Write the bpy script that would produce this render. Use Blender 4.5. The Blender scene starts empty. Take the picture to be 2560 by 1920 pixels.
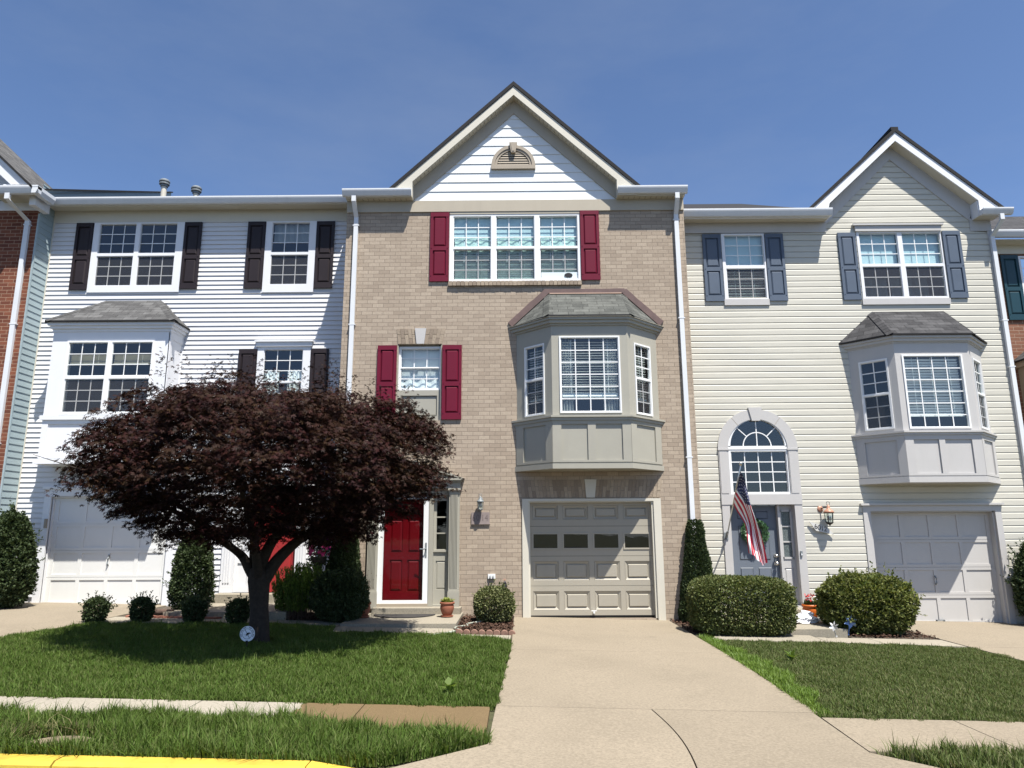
import bpy, bmesh, math, random
import numpy as np
from mathutils import Vector, Matrix

random.seed(7)
RNG = np.random.default_rng(11)
SC = bpy.context.scene
COL = SC.collection
R = math.radians

# ------------------------------------------------------------------ camera
cam_data = bpy.data.cameras.new("camera")
cam = bpy.data.objects.new("camera", cam_data)
COL.objects.link(cam)
SC.camera = cam
cam_data.sensor_fit = 'HORIZONTAL'
cam_data.sensor_width = 36.0
cam_data.lens = 1776.0 / 2560.0 * 36.0
cam_data.clip_start = 0.05
cam_data.clip_end = 2000.0
TILT, YAW, ROLL = R(11.65), R(0.4), R(-0.29)
fwd = Vector((-math.sin(YAW) * math.cos(TILT), math.cos(YAW) * math.cos(TILT), math.sin(TILT)))
rgt = Vector((math.cos(YAW), math.sin(YAW), 0.0))
upv = rgt.cross(fwd)
r2 = rgt * math.cos(ROLL) + upv * math.sin(ROLL)
u2 = -rgt * math.sin(ROLL) + upv * math.cos(ROLL)
cm = Matrix((r2, u2, -fwd)).transposed().to_4x4()
cm.translation = Vector((0.0, -13.9, 1.62))
cam.matrix_world = cm

# ------------------------------------------------------------------ light
SUN_EL, SUN_AZ = R(65.0), R(33.0)          # azimuth to the right of the facade's outward normal (-Y)
sdir = Vector((math.sin(SUN_AZ) * math.cos(SUN_EL), -math.cos(SUN_AZ) * math.cos(SUN_EL), math.sin(SUN_EL)))
sun_d = bpy.data.lights.new("sun", 'SUN')
sun_d.energy = 5.0
sun_d.angle = R(0.5)
sun_d.color = (1.0, 0.95, 0.87)
sun = bpy.data.objects.new("sun", sun_d)
COL.objects.link(sun)
sun.rotation_euler = (-sdir).to_track_quat('-Z', 'Y').to_euler()
sun.location = (20, -40, 60)

world = bpy.data.worlds.new("World")
SC.world = world
world.use_nodes = True
wn = world.node_tree
bg = wn.nodes["Background"]
sky = wn.nodes.new("ShaderNodeTexSky")
sky.sky_type = 'NISHITA'
sky.sun_disc = False
sky.sun_elevation = SUN_EL
sky.sun_rotation = math.pi - SUN_AZ
sky.altitude = 100
sky.air_density = 0.7
sky.dust_density = 0.7
sky.ozone_density = 5.0
# a trace of high haze in the clear sky
tcw = wn.nodes.new("ShaderNodeTexCoord")
mpw = wn.nodes.new("ShaderNodeMapping")
mpw.inputs["Scale"].default_value = (1.2, 1.2, 3.5)
nzw = wn.nodes.new("ShaderNodeTexNoise")
nzw.inputs["Scale"].default_value = 1.6
nzw.inputs["Detail"].default_value = 6.0
nzw.inputs["Roughness"].default_value = 0.6
rpw = wn.nodes.new("ShaderNodeValToRGB")
rpw.color_ramp.elements[0].position = 0.45
rpw.color_ramp.elements[0].color = (0, 0, 0, 1)
rpw.color_ramp.elements[1].position = 0.8
rpw.color_ramp.elements[1].color = (0.16, 0.16, 0.16, 1)
mxw = wn.nodes.new("ShaderNodeMix")
mxw.data_type = 'RGBA'
wn.links.new(tcw.outputs["Generated"], mpw.inputs[0])
wn.links.new(mpw.outputs[0], nzw.inputs["Vector"])
wn.links.new(nzw.outputs["Fac"], rpw.inputs[0])
wn.links.new(rpw.outputs[0], mxw.inputs[0])
wn.links.new(sky.outputs[0], mxw.inputs[6])
mxw.inputs[7].default_value = (2.6, 2.9, 3.3, 1)
wn.links.new(mxw.outputs[2], bg.inputs[0])
bg.inputs[1].default_value = 0.098
SC.view_settings.view_transform = 'Standard'
SC.view_settings.look = 'None'
SC.view_settings.exposure = 1.0
SC.view_settings.gamma = 1.0
try:
    SC.cycles.max_bounces = 8
    SC.cycles.transparent_max_bounces = 24
    SC.cycles.use_adaptive_sampling = True
except Exception:
    pass

# ------------------------------------------------------------------ materials
def lin(c):
    return tuple((x / 12.92) if x <= 0.04045 else ((x + 0.055) / 1.055) ** 2.4 for x in [v / 255.0 for v in c])

class N:
    def __init__(s, name):
        s.m = bpy.data.materials.new(name)
        s.m.use_nodes = True
        s.t = s.m.node_tree
        s.p = s.t.nodes["Principled BSDF"]
        s.out = s.t.nodes["Material Output"]
    def n(s, typ, **kw):
        nd = s.t.nodes.new(typ)
        for k, v in kw.items():
            setattr(nd, k, v)
        return nd
    def l(s, a, b):
        s.t.links.new(a, b)
    def coord(s, kind="Object"):
        return s.n("ShaderNodeTexCoord").outputs[kind]
    def noise(s, scale, detail=3.0, vec=None, rough=0.55):
        nd = s.n("ShaderNodeTexNoise")
        nd.inputs["Scale"].default_value = scale
        nd.inputs["Detail"].default_value = detail
        nd.inputs["Roughness"].default_value = rough
        s.l(vec if vec is not None else s.coord(), nd.inputs["Vector"])
        return nd.outputs["Fac"]
    def ramp(s, fac, stops):
        r = s.n("ShaderNodeValToRGB")
        el = r.color_ramp.elements
        while len(el) < len(stops):
            el.new(0.5)
        for e, (p, c) in zip(el, stops):
            e.position = p
            e.color = tuple(c) + (1.0,) if len(c) == 3 else c
        s.l(fac, r.inputs[0])
        return r.outputs[0]
    def mix(s, fac, a, b, mode='MIX'):
        m = s.n("ShaderNodeMix", data_type='RGBA', blend_type=mode)
        for sock, v in ((m.inputs[0], fac), (m.inputs[6], a), (m.inputs[7], b)):
            if hasattr(v, "links"):
                s.l(v, sock)
            elif isinstance(v, (int, float)):
                sock.default_value = v
            else:
                sock.default_value = tuple(v) + (1.0,)
        return m.outputs[2]
    def math(s, op, a, b=0.0):
        m = s.n("ShaderNodeMath", operation=op)
        for sock, v in ((m.inputs[0], a), (m.inputs[1], b)):
            if hasattr(v, "links"):
                s.l(v, sock)
            else:
                sock.default_value = v
        return m.outputs[0]
    def base(s, c):
        if hasattr(c, "links"):
            s.l(c, s.p.inputs["Base Color"])
        else:
            s.p.inputs["Base Color"].default_value = tuple(c) + (1.0,)
    def bump(s, h, strength=0.3, dist=0.01):
        b = s.n("ShaderNodeBump")
        b.inputs["Strength"].default_value = strength
        b.inputs["Distance"].default_value = dist
        s.l(h, b.inputs["Height"])
        s.l(b.outputs[0], s.p.inputs["Normal"])
    def rough(s, v):
        s.p.inputs["Roughness"].default_value = v
    def spec(s, v):
        s.p.inputs["Specular IOR Level"].default_value = v

def scl(c, k):
    return tuple(min(1.0, x * k) for x in c)

def painted(name, col, rough=0.5, var=0.06, scale=2.5, bump=0.0, grime=0.0, spec=0.4):
    m = N(name)
    f = m.noise(scale, 5.0)
    c = m.ramp(f, [(0.3, scl(col, 1 - var)), (0.7, scl(col, 1 + var))])
    if grime:
        mp = m.n("ShaderNodeMapping")
        mp.inputs["Scale"].default_value = (5.0, 5.0, 0.7)
        m.l(m.coord(), mp.inputs[0])
        g = m.noise(1.3, 6.0, mp.outputs[0], 0.7)
        g2 = m.ramp(g, [(0.5, (0, 0, 0)), (0.8, (1, 1, 1))])
        c = m.mix(m.math('MULTIPLY', g2, grime), c, scl(col, 0.62))
    m.base(c)
    m.rough(rough)
    m.spec(spec)
    if bump:
        m.bump(m.noise(60, 3.0), bump, 0.003)
    return m.m

def siding_mat(name, col, grain=0.10):
    m = N(name)
    mp = m.n("ShaderNodeMapping")
    mp.inputs["Scale"].default_value = (1.5, 1.5, 26.0)
    m.l(m.coord(), mp.inputs[0])
    g = m.noise(1.4, 6.0, mp.outputs[0], 0.7)
    big = m.noise(0.9, 4.0)
    c = m.ramp(g, [(0.25, scl(col, 1 - grain)), (0.6, col), (0.8, scl(col, 1.05))])
    c = m.mix(m.ramp(big, [(0.45, (0, 0, 0)), (0.75, (0.5, 0.5, 0.5))]), c, scl(col, 0.86))
    m.base(c)
    m.rough(0.55)
    m.spec(0.3)
    mp2 = m.n("ShaderNodeMapping")
    mp2.inputs["Scale"].default_value = (0.8, 0.8, 3.0)
    m.l(m.coord(), mp2.inputs[0])
    m.bump(m.noise(1.5, 3.0, mp2.outputs[0]), 0.22, 0.02)
    return m.m

def brick_mat(name, c1, c2, mortar, w=0.218, h=0.0803, ms=0.006, island=False, streak=0.25):
    m = N(name)
    if island:
        g = m.n("ShaderNodeNewGeometry")
        fac = g.outputs["Random Per Island"]
        c = m.ramp(fac, [(0.0, c1), (0.5, tuple((a + b) / 2 for a, b in zip(c1, c2))), (1.0, c2)])
        height = m.noise(40, 4.0)
    else:
        sp = m.n("ShaderNodeSeparateXYZ")
        m.l(m.coord(), sp.inputs[0])
        wob = m.noise(3.0, 2.0)
        cb = m.n("ShaderNodeCombineXYZ")
        m.l(sp.outputs[0], cb.inputs[0])
        m.l(m.math('ADD', sp.outputs[2], m.math('MULTIPLY', m.math('SUBTRACT', wob, 0.5), 0.012)), cb.inputs[1])
        b = m.n("ShaderNodeTexBrick")
        m.l(cb.outputs[0], b.inputs["Vector"])
        b.offset = 0.5
        b.inputs["Color1"].default_value = c1 + (1,)
        b.inputs["Color2"].default_value = c2 + (1,)
        b.inputs["Mortar"].default_value = mortar + (1,)
        b.inputs["Scale"].default_value = 1.0
        b.inputs["Mortar Size"].default_value = ms
        b.inputs["Mortar Smooth"].default_value = 0.25
        b.inputs["Bias"].default_value = -0.1
        b.inputs["Brick Width"].default_value = w
        b.inputs["Row Height"].default_value = h
        c = b.outputs["Color"]
        height = m.math('SUBTRACT', m.math('MULTIPLY', m.noise(45, 4.0), 0.45), b.outputs["Fac"])
    mp = m.n("ShaderNodeMapping")
    mp.inputs["Scale"].default_value = (70.0, 70.0, 12.0)
    m.l(m.coord(), mp.inputs[0])
    st = m.noise(1.0, 4.0, mp.outputs[0], 0.7)
    c = m.mix(m.ramp(st, [(0.4, (0, 0, 0)), (0.72, (streak * 2,) * 3)]), c, scl(c1, 0.5))
    blot = m.noise(0.8, 4.0)
    c = m.mix(m.ramp(blot, [(0.4, (0, 0, 0)), (0.75, (0.3, 0.3, 0.3))]), c, scl(c2, 0.8))
    m.base(c)
    m.rough(0.9)
    m.spec(0.15)
    m.bump(height, 0.7, 0.008)
    return m.m

def shingle_mat(name, c1, c2, use_uv=True, w=0.30, h=0.125):
    m = N(name)
    uv = m.coord("UV")
    b = m.n("ShaderNodeTexBrick")
    m.l(uv, b.inputs["Vector"])
    b.offset = 0.37
    b.offset_frequency = 2
    b.inputs["Color1"].default_value = c1 + (1,)
    b.inputs["Color2"].default_value = c2 + (1,)
    b.inputs["Mortar"].default_value = scl(c1, 0.35) + (1,)
    b.inputs["Scale"].default_value = 1.0
    b.inputs["Mortar Size"].default_value = 0.006
    b.inputs["Brick Width"].default_value = w
    b.inputs["Row Height"].default_value = h
    sp = m.noise(160, 2.0)
    c = m.mix(m.ramp(sp, [(0.35, (0, 0, 0)), (0.65, (0.6, 0.6, 0.6))]), b.outputs["Color"], scl(c2, 1.25))
    blot = m.noise(5.0, 4.0)
    c = m.mix(m.ramp(blot, [(0.4, (0, 0, 0)), (0.7, (0.45, 0.45, 0.45))]), c, scl(c1, 0.7))
    m.base(c)
    m.rough(0.95)
    m.spec(0.1)
    m.bump(m.math('SUBTRACT', m.math('MULTIPLY', sp, 0.3), b.outputs["Fac"]), 0.6, 0.008)
    return m.m

def concrete_mat(name, col, wet=None, speck=0.25):
    m = N(name)
    a = m.noise(0.7, 5.0)
    f = m.noise(130, 3.0)
    c = m.ramp(a, [(0.3, scl(col, 0.86)), (0.5, col), (0.72, scl(col, 1.06))])
    s1 = m.ramp(f, [(0.36, (speck * 2,) * 3), (0.5, (0, 0, 0))])
    c = m.mix(s1, c, scl(col, 0.62))
    f2 = m.noise(42, 3.0)
    c = m.mix(m.ramp(f2, [(0.34, (0.7, 0.7, 0.7)), (0.5, (0, 0, 0))]), c, scl(col, 0.74))
    c = m.mix(m.ramp(f2, [(0.52, (0, 0, 0)), (0.68, (0.6, 0.6, 0.6))]), c, scl(col, 1.18))
    v = m.n("ShaderNodeTexVoronoi")
    v.inputs["Scale"].default_value = 45.0
    m.l(m.coord(), v.inputs["Vector"])
    pit = m.ramp(v.outputs["Distance"], [(0.05, (0.5, 0.5, 0.5)), (0.12, (0, 0, 0))])
    c = m.mix(m.math('MULTIPLY', pit, 0.6), c, scl(col, 0.5))
    st = m.noise(2.2, 6.0, None, 0.7)
    c = m.mix(m.ramp(st, [(0.56, (0, 0, 0)), (0.72, (0.35, 0.35, 0.35))]), c, scl(col, 0.72))
    isl = m.n("ShaderNodeNewGeometry").outputs["Random Per Island"]
    c = m.mix(1.0, c, m.ramp(isl, [(0.0, (0.90, 0.90, 0.90)), (1.0, (1.0, 1.0, 1.0))]), 'MULTIPLY')
    spot = m.n("ShaderNodeTexVoronoi")
    spot.inputs["Scale"].default_value = 0.9
    m.l(m.coord(), spot.inputs["Vector"])
    oil = m.ramp(m.math('ADD', spot.outputs["Distance"], m.math('MULTIPLY', m.noise(9.0, 4.0), 0.10)), [(0.07, (0.55, 0.55, 0.55)), (0.14, (0, 0, 0))])
    c = m.mix(oil, c, scl(col, 0.55))
    m.rough(0.92)
    m.spec(0.2)
    if wet:
        x0, wc = wet
        sp = m.n("ShaderNodeSeparateXYZ")
        m.l(m.coord(), sp.inputs[0])
        e = m.math('ADD', sp.outputs[0], m.math('MULTIPLY', m.noise(4.0, 2.0), 0.25))
        e = m.math('ADD', e, m.math('MULTIPLY', sp.outputs[1], -0.12))
        w = m.math('MULTIPLY', m.math('SUBTRACT', e, x0 + 1.0), 40.0)
        cl = m.n("ShaderNodeClamp")
        m.l(w, cl.inputs[0])
        spk = m.ramp(f, [(0.5, wc), (0.62, scl(wc, 1.5))])
        c = m.mix(cl.outputs[0], c, m.mix(m.ramp(a, [(0.4, (0, 0, 0)), (0.7, (0.5, 0.5, 0.5))]), spk, scl(wc, 0.8)))
    m.base(c)
    m.bump(m.math('ADD', f, m.math('MULTIPLY', pit, -1.0)), 0.35, 0.004)
    return m.m

def leaf_mat(name, cols, trans=0.35, rough=0.45, spec=0.4):
    m = N(name)
    g = m.n("ShaderNodeNewGeometry")
    r = g.outputs["Random Per Island"]
    n = len(cols)
    c = m.ramp(r, [(i / max(1, n - 1), cols[i]) for i in range(n)])
    big = m.noise(1.6, 3.0)
    c = m.mix(m.ramp(big, [(0.35, (0, 0, 0)), (0.7, (0.45, 0.45, 0.45))]), c, scl(cols[-1], 0.9))
    m.base(c)
    m.rough(rough)
    m.spec(spec)
    tr = m.n("ShaderNodeBsdfTranslucent")
    m.l(m.mix(1.0, c, (1.0, 1.0, 0.6), 'MULTIPLY'), tr.inputs[0])
    mx = m.n("ShaderNodeMixShader")
    mx.inputs[0].default_value = trans
    m.l(m.p.outputs[0], mx.inputs[1])
    m.l(tr.outputs[0], mx.inputs[2])
    m.l(mx.outputs[0], m.out.inputs[0])
    return m.m

def glass_mat(name, refl=0.08, tint=(0.86, 0.92, 0.92)):
    m = N(name)
    m.t.nodes.remove(m.p)
    tr = m.n("ShaderNodeBsdfTransparent")
    tr.inputs[0].default_value = tint + (1,)
    gl = m.n("ShaderNodeBsdfGlossy")
    gl.inputs["Roughness"].default_value = 0.01
    nz = m.n("ShaderNodeTexNoise")
    nz.inputs["Scale"].default_value = 1.3
    m.l(m.coord(), nz.inputs["Vector"])
    b = m.n("ShaderNodeBump")
    b.inputs["Strength"].default_value = 0.05
    b.inputs["Distance"].default_value = 0.05
    m.l(nz.outputs["Fac"], b.inputs["Height"])
    m.l(b.outputs[0], gl.inputs["Normal"])
    mx = m.n("ShaderNodeMixShader")
    mx.inputs[0].default_value = refl
    m.l(tr.outputs[0], mx.inputs[1])
    m.l(gl.outputs[0], mx.inputs[2])
    m.l(mx.outputs[0], m.out.inputs[0])
    return m.m

def screen_mat(name):
    m = N(name)
    m.base((0.055, 0.055, 0.06))
    m.rough(0.8)
    tr = m.n("ShaderNodeBsdfTransparent")
    mx = m.n("ShaderNodeMixShader")
    mx.inputs[0].default_value = 0.32
    m.l(tr.outputs[0], mx.inputs[1])
    m.l(m.p.outputs[0], mx.inputs[2])
    m.l(mx.outputs[0], m.out.inputs[0])
    return m.m

def sheer_mat(name, col, alpha):
    m = N(name)
    m.base(col)
    m.rough(0.9)
    tr = m.n("ShaderNodeBsdfTranslucent")
    tr.inputs[0].default_value = col + (1,)
    a = m.n("ShaderNodeMixShader")
    a.inputs[0].default_value = 0.4
    m.l(m.p.outputs[0], a.inputs[1])
    m.l(tr.outputs[0], a.inputs[2])
    t2 = m.n("ShaderNodeBsdfTransparent")
    b = m.n("ShaderNodeMixShader")
    b.inputs[0].default_value = alpha
    m.l(t2.outputs[0], b.inputs[1])
    m.l(a.outputs[0], b.inputs[2])
    m.l(b.outputs[0], m.out.inputs[0])
    return m.m

def metal_mat(name, col, rough=0.3):
    m = N(name)
    m.base(col)
    m.p.inputs["Metallic"].default_value = 1.0
    m.rough(rough)
    return m.m

M = {}
M['brick'] = brick_mat("tan_brick", (0.42, 0.348, 0.272), (0.315, 0.255, 0.198), (0.225, 0.185, 0.145), ms=0.0045)
M['brick_i'] = brick_mat("tan_brick_trim", (0.40, 0.33, 0.25), (0.25, 0.20, 0.155), (0.3, 0.25, 0.2), island=True)
M['mortar'] = painted("mortar", (0.22, 0.185, 0.145), 0.95, 0.1, 20)
M['brick_red'] = brick_mat("red_brick", (0.20, 0.075, 0.045), (0.11, 0.04, 0.028), (0.36, 0.24, 0.17), streak=0.12)
M['brick_far'] = brick_mat("brown_brick", (0.24, 0.115, 0.075), (0.18, 0.085, 0.055), (0.36, 0.27, 0.2), streak=0.1)
M['sid_white'] = siding_mat("white_siding", (0.60, 0.605, 0.62), 0.06)
M['sid_gable'] = siding_mat("gable_siding", (0.68, 0.71, 0.72), 0.05)
M['sid_cream'] = siding_mat("cream_siding", (0.515, 0.50, 0.435), 0.09)
M['sid_blue'] = siding_mat("blue_grey_siding", (0.30, 0.375, 0.395), 0.06)
M['taupe'] = painted("taupe_trim", (0.38, 0.34, 0.268), 0.5, 0.03, grime=0.15)
M['taupe_d'] = painted("taupe_vent", (0.31, 0.265, 0.205), 0.5, 0.04)
M['soffit_vent'] = painted("vented_soffit", (0.50, 0.47, 0.385), 0.5, 0.03)
M['bay_grey'] = painted("warm_grey_paint", (0.325, 0.312, 0.262), 0.45, 0.03, grime=0.12)
M['white'] = painted("white_trim", (0.68, 0.69, 0.71), 0.4, 0.02, grime=0.08)
M['vinyl'] = painted("white_vinyl", (0.72, 0.73, 0.73), 0.35, 0.01)
M['trim_grey'] = painted("pale_grey_trim", (0.445, 0.435, 0.422), 0.45, 0.02, grime=0.14)
M['cream_trim'] = painted("cream_trim", (0.54, 0.515, 0.44), 0.45, 0.02, grime=0.1)
M['burg'] = painted("burgundy_paint", (0.125, 0.006, 0.022), 0.45, 0.05, 3, spec=0.25)
M['blackish'] = painted("brown_black_paint", (0.022, 0.016, 0.018), 0.5, 0.1, 3, spec=0.25)
M['slate'] = painted("slate_paint", (0.085, 0.110, 0.15), 0.5, 0.05, 3, spec=0.25)
M['teal'] = painted("dark_teal_paint", (0.008, 0.04, 0.055), 0.45, 0.06, 3)
M['g_taupe'] = painted("garage_taupe", (0.325, 0.30, 0.245), 0.5, 0.02, grime=0.1)
M['g_white'] = painted("garage_white", (0.64, 0.645, 0.63), 0.5, 0.015, grime=0.06)
M['g_grey'] = painted("garage_grey", (0.45, 0.438, 0.42), 0.5, 0.02, grime=0.08)
M['door_red'] = painted("dark_red_door", (0.115, 0.001, 0.004), 0.4, 0.04, spec=0.2)
M['door_red2'] = painted("brick_red_door", (0.30, 0.025, 0.025), 0.4, 0.04)
M['door_slate'] = painted("slate_door", (0.13, 0.15, 0.18), 0.45, 0.03, spec=0.25)
M['alu'] = painted("white_aluminium", (0.62, 0.64, 0.66), 0.35, 0.02, grime=0.2)
M['shing'] = shingle_mat("grey_shingles", (0.042, 0.045, 0.043), (0.118, 0.122, 0.113))
M['shing_w'] = shingle_mat("mid_grey_shingles", (0.035, 0.035, 0.036), (0.125, 0.125, 0.125))
M['shing_d'] = shingle_mat("charcoal_shingles", (0.020, 0.020, 0.022), (0.080, 0.080, 0.083))
M['roof_dark'] = painted("dark_roof_edge", (0.014, 0.014, 0.016), 0.9, 0.2, 10)
M['flash'] = painted("brown_flashing", (0.13, 0.085, 0.075), 0.5, 0.15, 6)
M['copper_line'] = painted("copper_line", (0.42, 0.29, 0.22), 0.5, 0.1)
M['glass'] = glass_mat("window_glass", 0.10)
M['glass_door'] = glass_mat("storm_door_glass", 0.045, (0.9, 0.93, 0.93))
M['glass_hi'] = glass_mat("sunny_window_glass", 0.10, (0.78, 0.90, 0.92))
M['screen'] = screen_mat("insect_screen")
M['blind'] = painted("white_blind", (0.80, 0.82, 0.82), 0.6, 0.02)
M['blind_w'] = painted("beige_blind", (0.55, 0.51, 0.42), 0.6, 0.05)
M['shade_blue'] = painted("pale_shade", (0.60, 0.68, 0.70), 0.8, 0.03)
M['green_cloth'] = painted("pale_green_curtain", (0.60, 0.70, 0.63), 0.9, 0.1, 4)
M['sheer'] = sheer_mat("sheer_curtain", (0.75, 0.77, 0.77), 0.65)
M['room'] = painted("dim_room", (0.022, 0.022, 0.025), 0.9, 0.1)
M['concrete'] = concrete_mat("driveway_concrete", (0.245, 0.208, 0.155))
M['concrete_p'] = concrete_mat("pale_concrete", (0.285, 0.258, 0.205), speck=0.18)
M['concrete_g'] = concrete_mat("step_concrete", (0.24, 0.225, 0.185), speck=0.3)
M['walk_wet'] = concrete_mat("sidewalk_concrete", (0.30, 0.272, 0.222), wet=(-2.0, (0.128, 0.090, 0.046)), speck=0.15)
M['asphalt'] = concrete_mat("asphalt", (0.04, 0.04, 0.042), speck=0.3)
def kerb_mat():
    m = N("yellow_kerb_paint")
    y = m.ramp(m.noise(3.0, 5.0), [(0.3, (0.43, 0.30, 0.042)), (0.7, (0.52, 0.37, 0.055))])
    chip = m.ramp(m.noise(14.0, 6.0, None, 0.75), [(0.66, (0, 0, 0)), (0.70, (1, 1, 1))])
    c = m.mix(chip, y, (0.27, 0.24, 0.19))
    dirt = m.ramp(m.noise(5.0, 6.0, None, 0.7), [(0.5, (0, 0, 0)), (0.75, (0.5, 0.5, 0.5))])
    c = m.mix(dirt, c, (0.22, 0.15, 0.03))
    m.base(c); m.rough(0.75); m.spec(0.25)
    m.bump(m.math('ADD', m.noise(50, 4.0), m.math('MULTIPLY', chip, -0.6)), 0.4, 0.004)
    return m.m
M['yellow'] = kerb_mat()
M['joint'] = painted("joint_dirt", (0.07, 0.055, 0.04), 0.95, 0.3, 20)
M['soil'] = painted("turf_soil", (0.055, 0.058, 0.026), 0.95, 0.4, 9)
M['bare'] = painted("dry_soil", (0.17, 0.135, 0.09), 0.95, 0.3, 14)
M['iron'] = painted("metal", (0.1, 0.1, 0.1), 0.5, 0.1)
M['black'] = painted("black_rubber", (0.012, 0.012, 0.013), 0.5, 0.1)
M['steel'] = metal_mat("brushed_steel", (0.6, 0.58, 0.54), 0.28)
M['pewter'] = painted("aged_pewter", (0.17, 0.19, 0.20), 0.4, 0.2, 30)
M['copper'] = painted("aged_copper", (0.36, 0.19, 0.125), 0.4, 0.15, 20)
M['terra'] = painted("terracotta", (0.24, 0.085, 0.048), 0.75, 0.12, 14)
M['orange_pot'] = painted("orange_plastic", (0.48, 0.115, 0.018), 0.45, 0.04)
M['bark'] = painted("bark", (0.030, 0.022, 0.017), 0.9, 0.35, 22, bump=0.6)
M['twig'] = painted("twig", (0.09, 0.06, 0.045), 0.9, 0.3, 22)
M['edge_brick'] = painted("edging_brick", (0.20, 0.115, 0.085), 0.9, 0.2, 16, bump=0.4)
M['red_paver'] = painted("red_paver", (0.30, 0.125, 0.085), 0.9, 0.12, 10)
M['mat_black'] = painted("dark_doormat", (0.035, 0.033, 0.032), 0.95, 0.2, 40, bump=0.6)
M['hose'] = painted("grey_green_hose", (0.30, 0.32, 0.27), 0.45, 0.08)
M['bag'] = painted("white_plastic_bag", (0.80, 0.80, 0.82), 0.35, 0.03)
M['blk_bag'] = painted("black_plastic_bag", (0.014, 0.012, 0.015), 0.22, 0.2)
M['pin_blue'] = painted("pinwheel_blue", (0.20, 0.30, 0.55), 0.3, 0.2, 20)
M['pin_silver'] = painted("pinwheel_silver", (0.5, 0.5, 0.5), 0.25, 0.2, 20)
M['plaque_g'] = painted("mauve_slate_plaque", (0.235, 0.195, 0.185), 0.8, 0.08, 10)
M['plaque_w'] = painted("weathered_wood", (0.52, 0.52, 0.50), 0.8, 0.06, 8)
M['ink'] = painted("black_numerals", (0.012, 0.012, 0.013), 0.6, 0.05)
M['plaque_n'] = painted("engraved_numerals", (0.15, 0.12, 0.115), 0.8, 0.05)
M['sign_w'] = painted("white_plastic_sign", (0.75, 0.78, 0.82), 0.5, 0.03)
M['sidelite'] = painted("patterned_glass", (0.10, 0.12, 0.12), 0.2, 0.9, 90)
M['flag_r'] = painted("flag_red", (0.50, 0.022, 0.05), 0.75, 0.06, 8)
M['flag_w'] = painted("flag_white", (0.90, 0.88, 0.86), 0.75, 0.04, 8)
M['flag_b'] = painted("flag_blue", (0.028, 0.032, 0.085), 0.75, 0.08, 8)
M['petal_p'] = painted("pink_petal", (0.60, 0.03, 0.16), 0.6, 0.1, 30)
M['petal_v'] = painted("violet_petal", (0.22, 0.03, 0.42), 0.6, 0.1, 30)
M['petal_y'] = painted("yellow_petal", (0.70, 0.50, 0.14), 0.6, 0.1, 30)
M['petal_r'] = painted("red_petal", (0.40, 0.02, 0.02), 0.6, 0.1, 30)
M['lf_maple'] = leaf_mat("maple_leaf", [(0.010, 0.005, 0.006), (0.017, 0.006, 0.007), (0.032, 0.008, 0.008), (0.018, 0.008, 0.006), (0.032, 0.017, 0.006)], 0.10, 0.6, 0.10)
M['lf_box'] = leaf_mat("boxwood_leaf", [(0.060, 0.085, 0.024), (0.095, 0.125, 0.036), (0.17, 0.18, 0.065), (0.075, 0.090, 0.032)], 0.25, 0.55, 0.22)
M['lf_olive'] = leaf_mat("olive_leaf", [(0.070, 0.100, 0.024), (0.12, 0.15, 0.038), (0.19, 0.20, 0.06), (0.09, 0.10, 0.035)], 0.3, 0.55, 0.22)
M['lf_dark'] = leaf_mat("dark_green_leaf", [(0.026, 0.044, 0.017), (0.044, 0.068, 0.025), (0.075, 0.10, 0.042), (0.034, 0.052, 0.023)], 0.2, 0.55, 0.22)
M['lf_var'] = leaf_mat("variegated_leaf", [(0.050, 0.070, 0.022), (0.09, 0.11, 0.035), (0.30, 0.31, 0.15), (0.05, 0.06, 0.02)], 0.25, 0.55, 0.22)
M['lf_bright'] = leaf_mat("bright_green_leaf", [(0.07, 0.13, 0.022), (0.12, 0.20, 0.034), (0.18, 0.25, 0.05), (0.09, 0.14, 0.03)], 0.4, 0.5, 0.3)
M['lf_wreath'] = leaf_mat("wreath_leaf", [(0.03, 0.10, 0.03), (0.06, 0.15, 0.06), (0.16, 0.26, 0.16)], 0.2, 0.4, 0.4)
M['lf_pot'] = leaf_mat("succulent_leaf", [(0.12, 0.17, 0.03), (0.22, 0.27, 0.05), (0.35, 0.36, 0.12)], 0.3, 0.4, 0.4)
M['grass'] = leaf_mat("grass_blade", [(0.058, 0.108, 0.016), (0.082, 0.145, 0.022), (0.112, 0.175, 0.036), (0.150, 0.170, 0.062), (0.070, 0.118, 0.020)], 0.35, 0.6, 0.15)
M['grass_dry'] = leaf_mat("olive_grass_blade", [(0.070, 0.112, 0.026), (0.098, 0.142, 0.038), (0.135, 0.170, 0.055), (0.21, 0.195, 0.105), (0.080, 0.116, 0.030)], 0.35, 0.6, 0.15)
M['grass_lime'] = leaf_mat("lime_grass_blade", [(0.10, 0.18, 0.025), (0.14, 0.23, 0.035), (0.18, 0.26, 0.05)], 0.4, 0.5, 0.3)
M['straw'] = leaf_mat("dry_straw", [(0.10, 0.105, 0.045), (0.20, 0.175, 0.09), (0.30, 0.25, 0.14), (0.08, 0.10, 0.03)], 0.3, 0.7, 0.1)
M['mulch'] = leaf_mat("mulch_chip", [(0.035, 0.020, 0.014), (0.070, 0.040, 0.028), (0.11, 0.066, 0.048), (0.05, 0.03, 0.022)], 0.0, 0.9, 0.1)

# ------------------------------------------------------------------ mesh helpers
def gz(x):
    return -0.0235 * max(-20.0, min(20.0, x))

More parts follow.
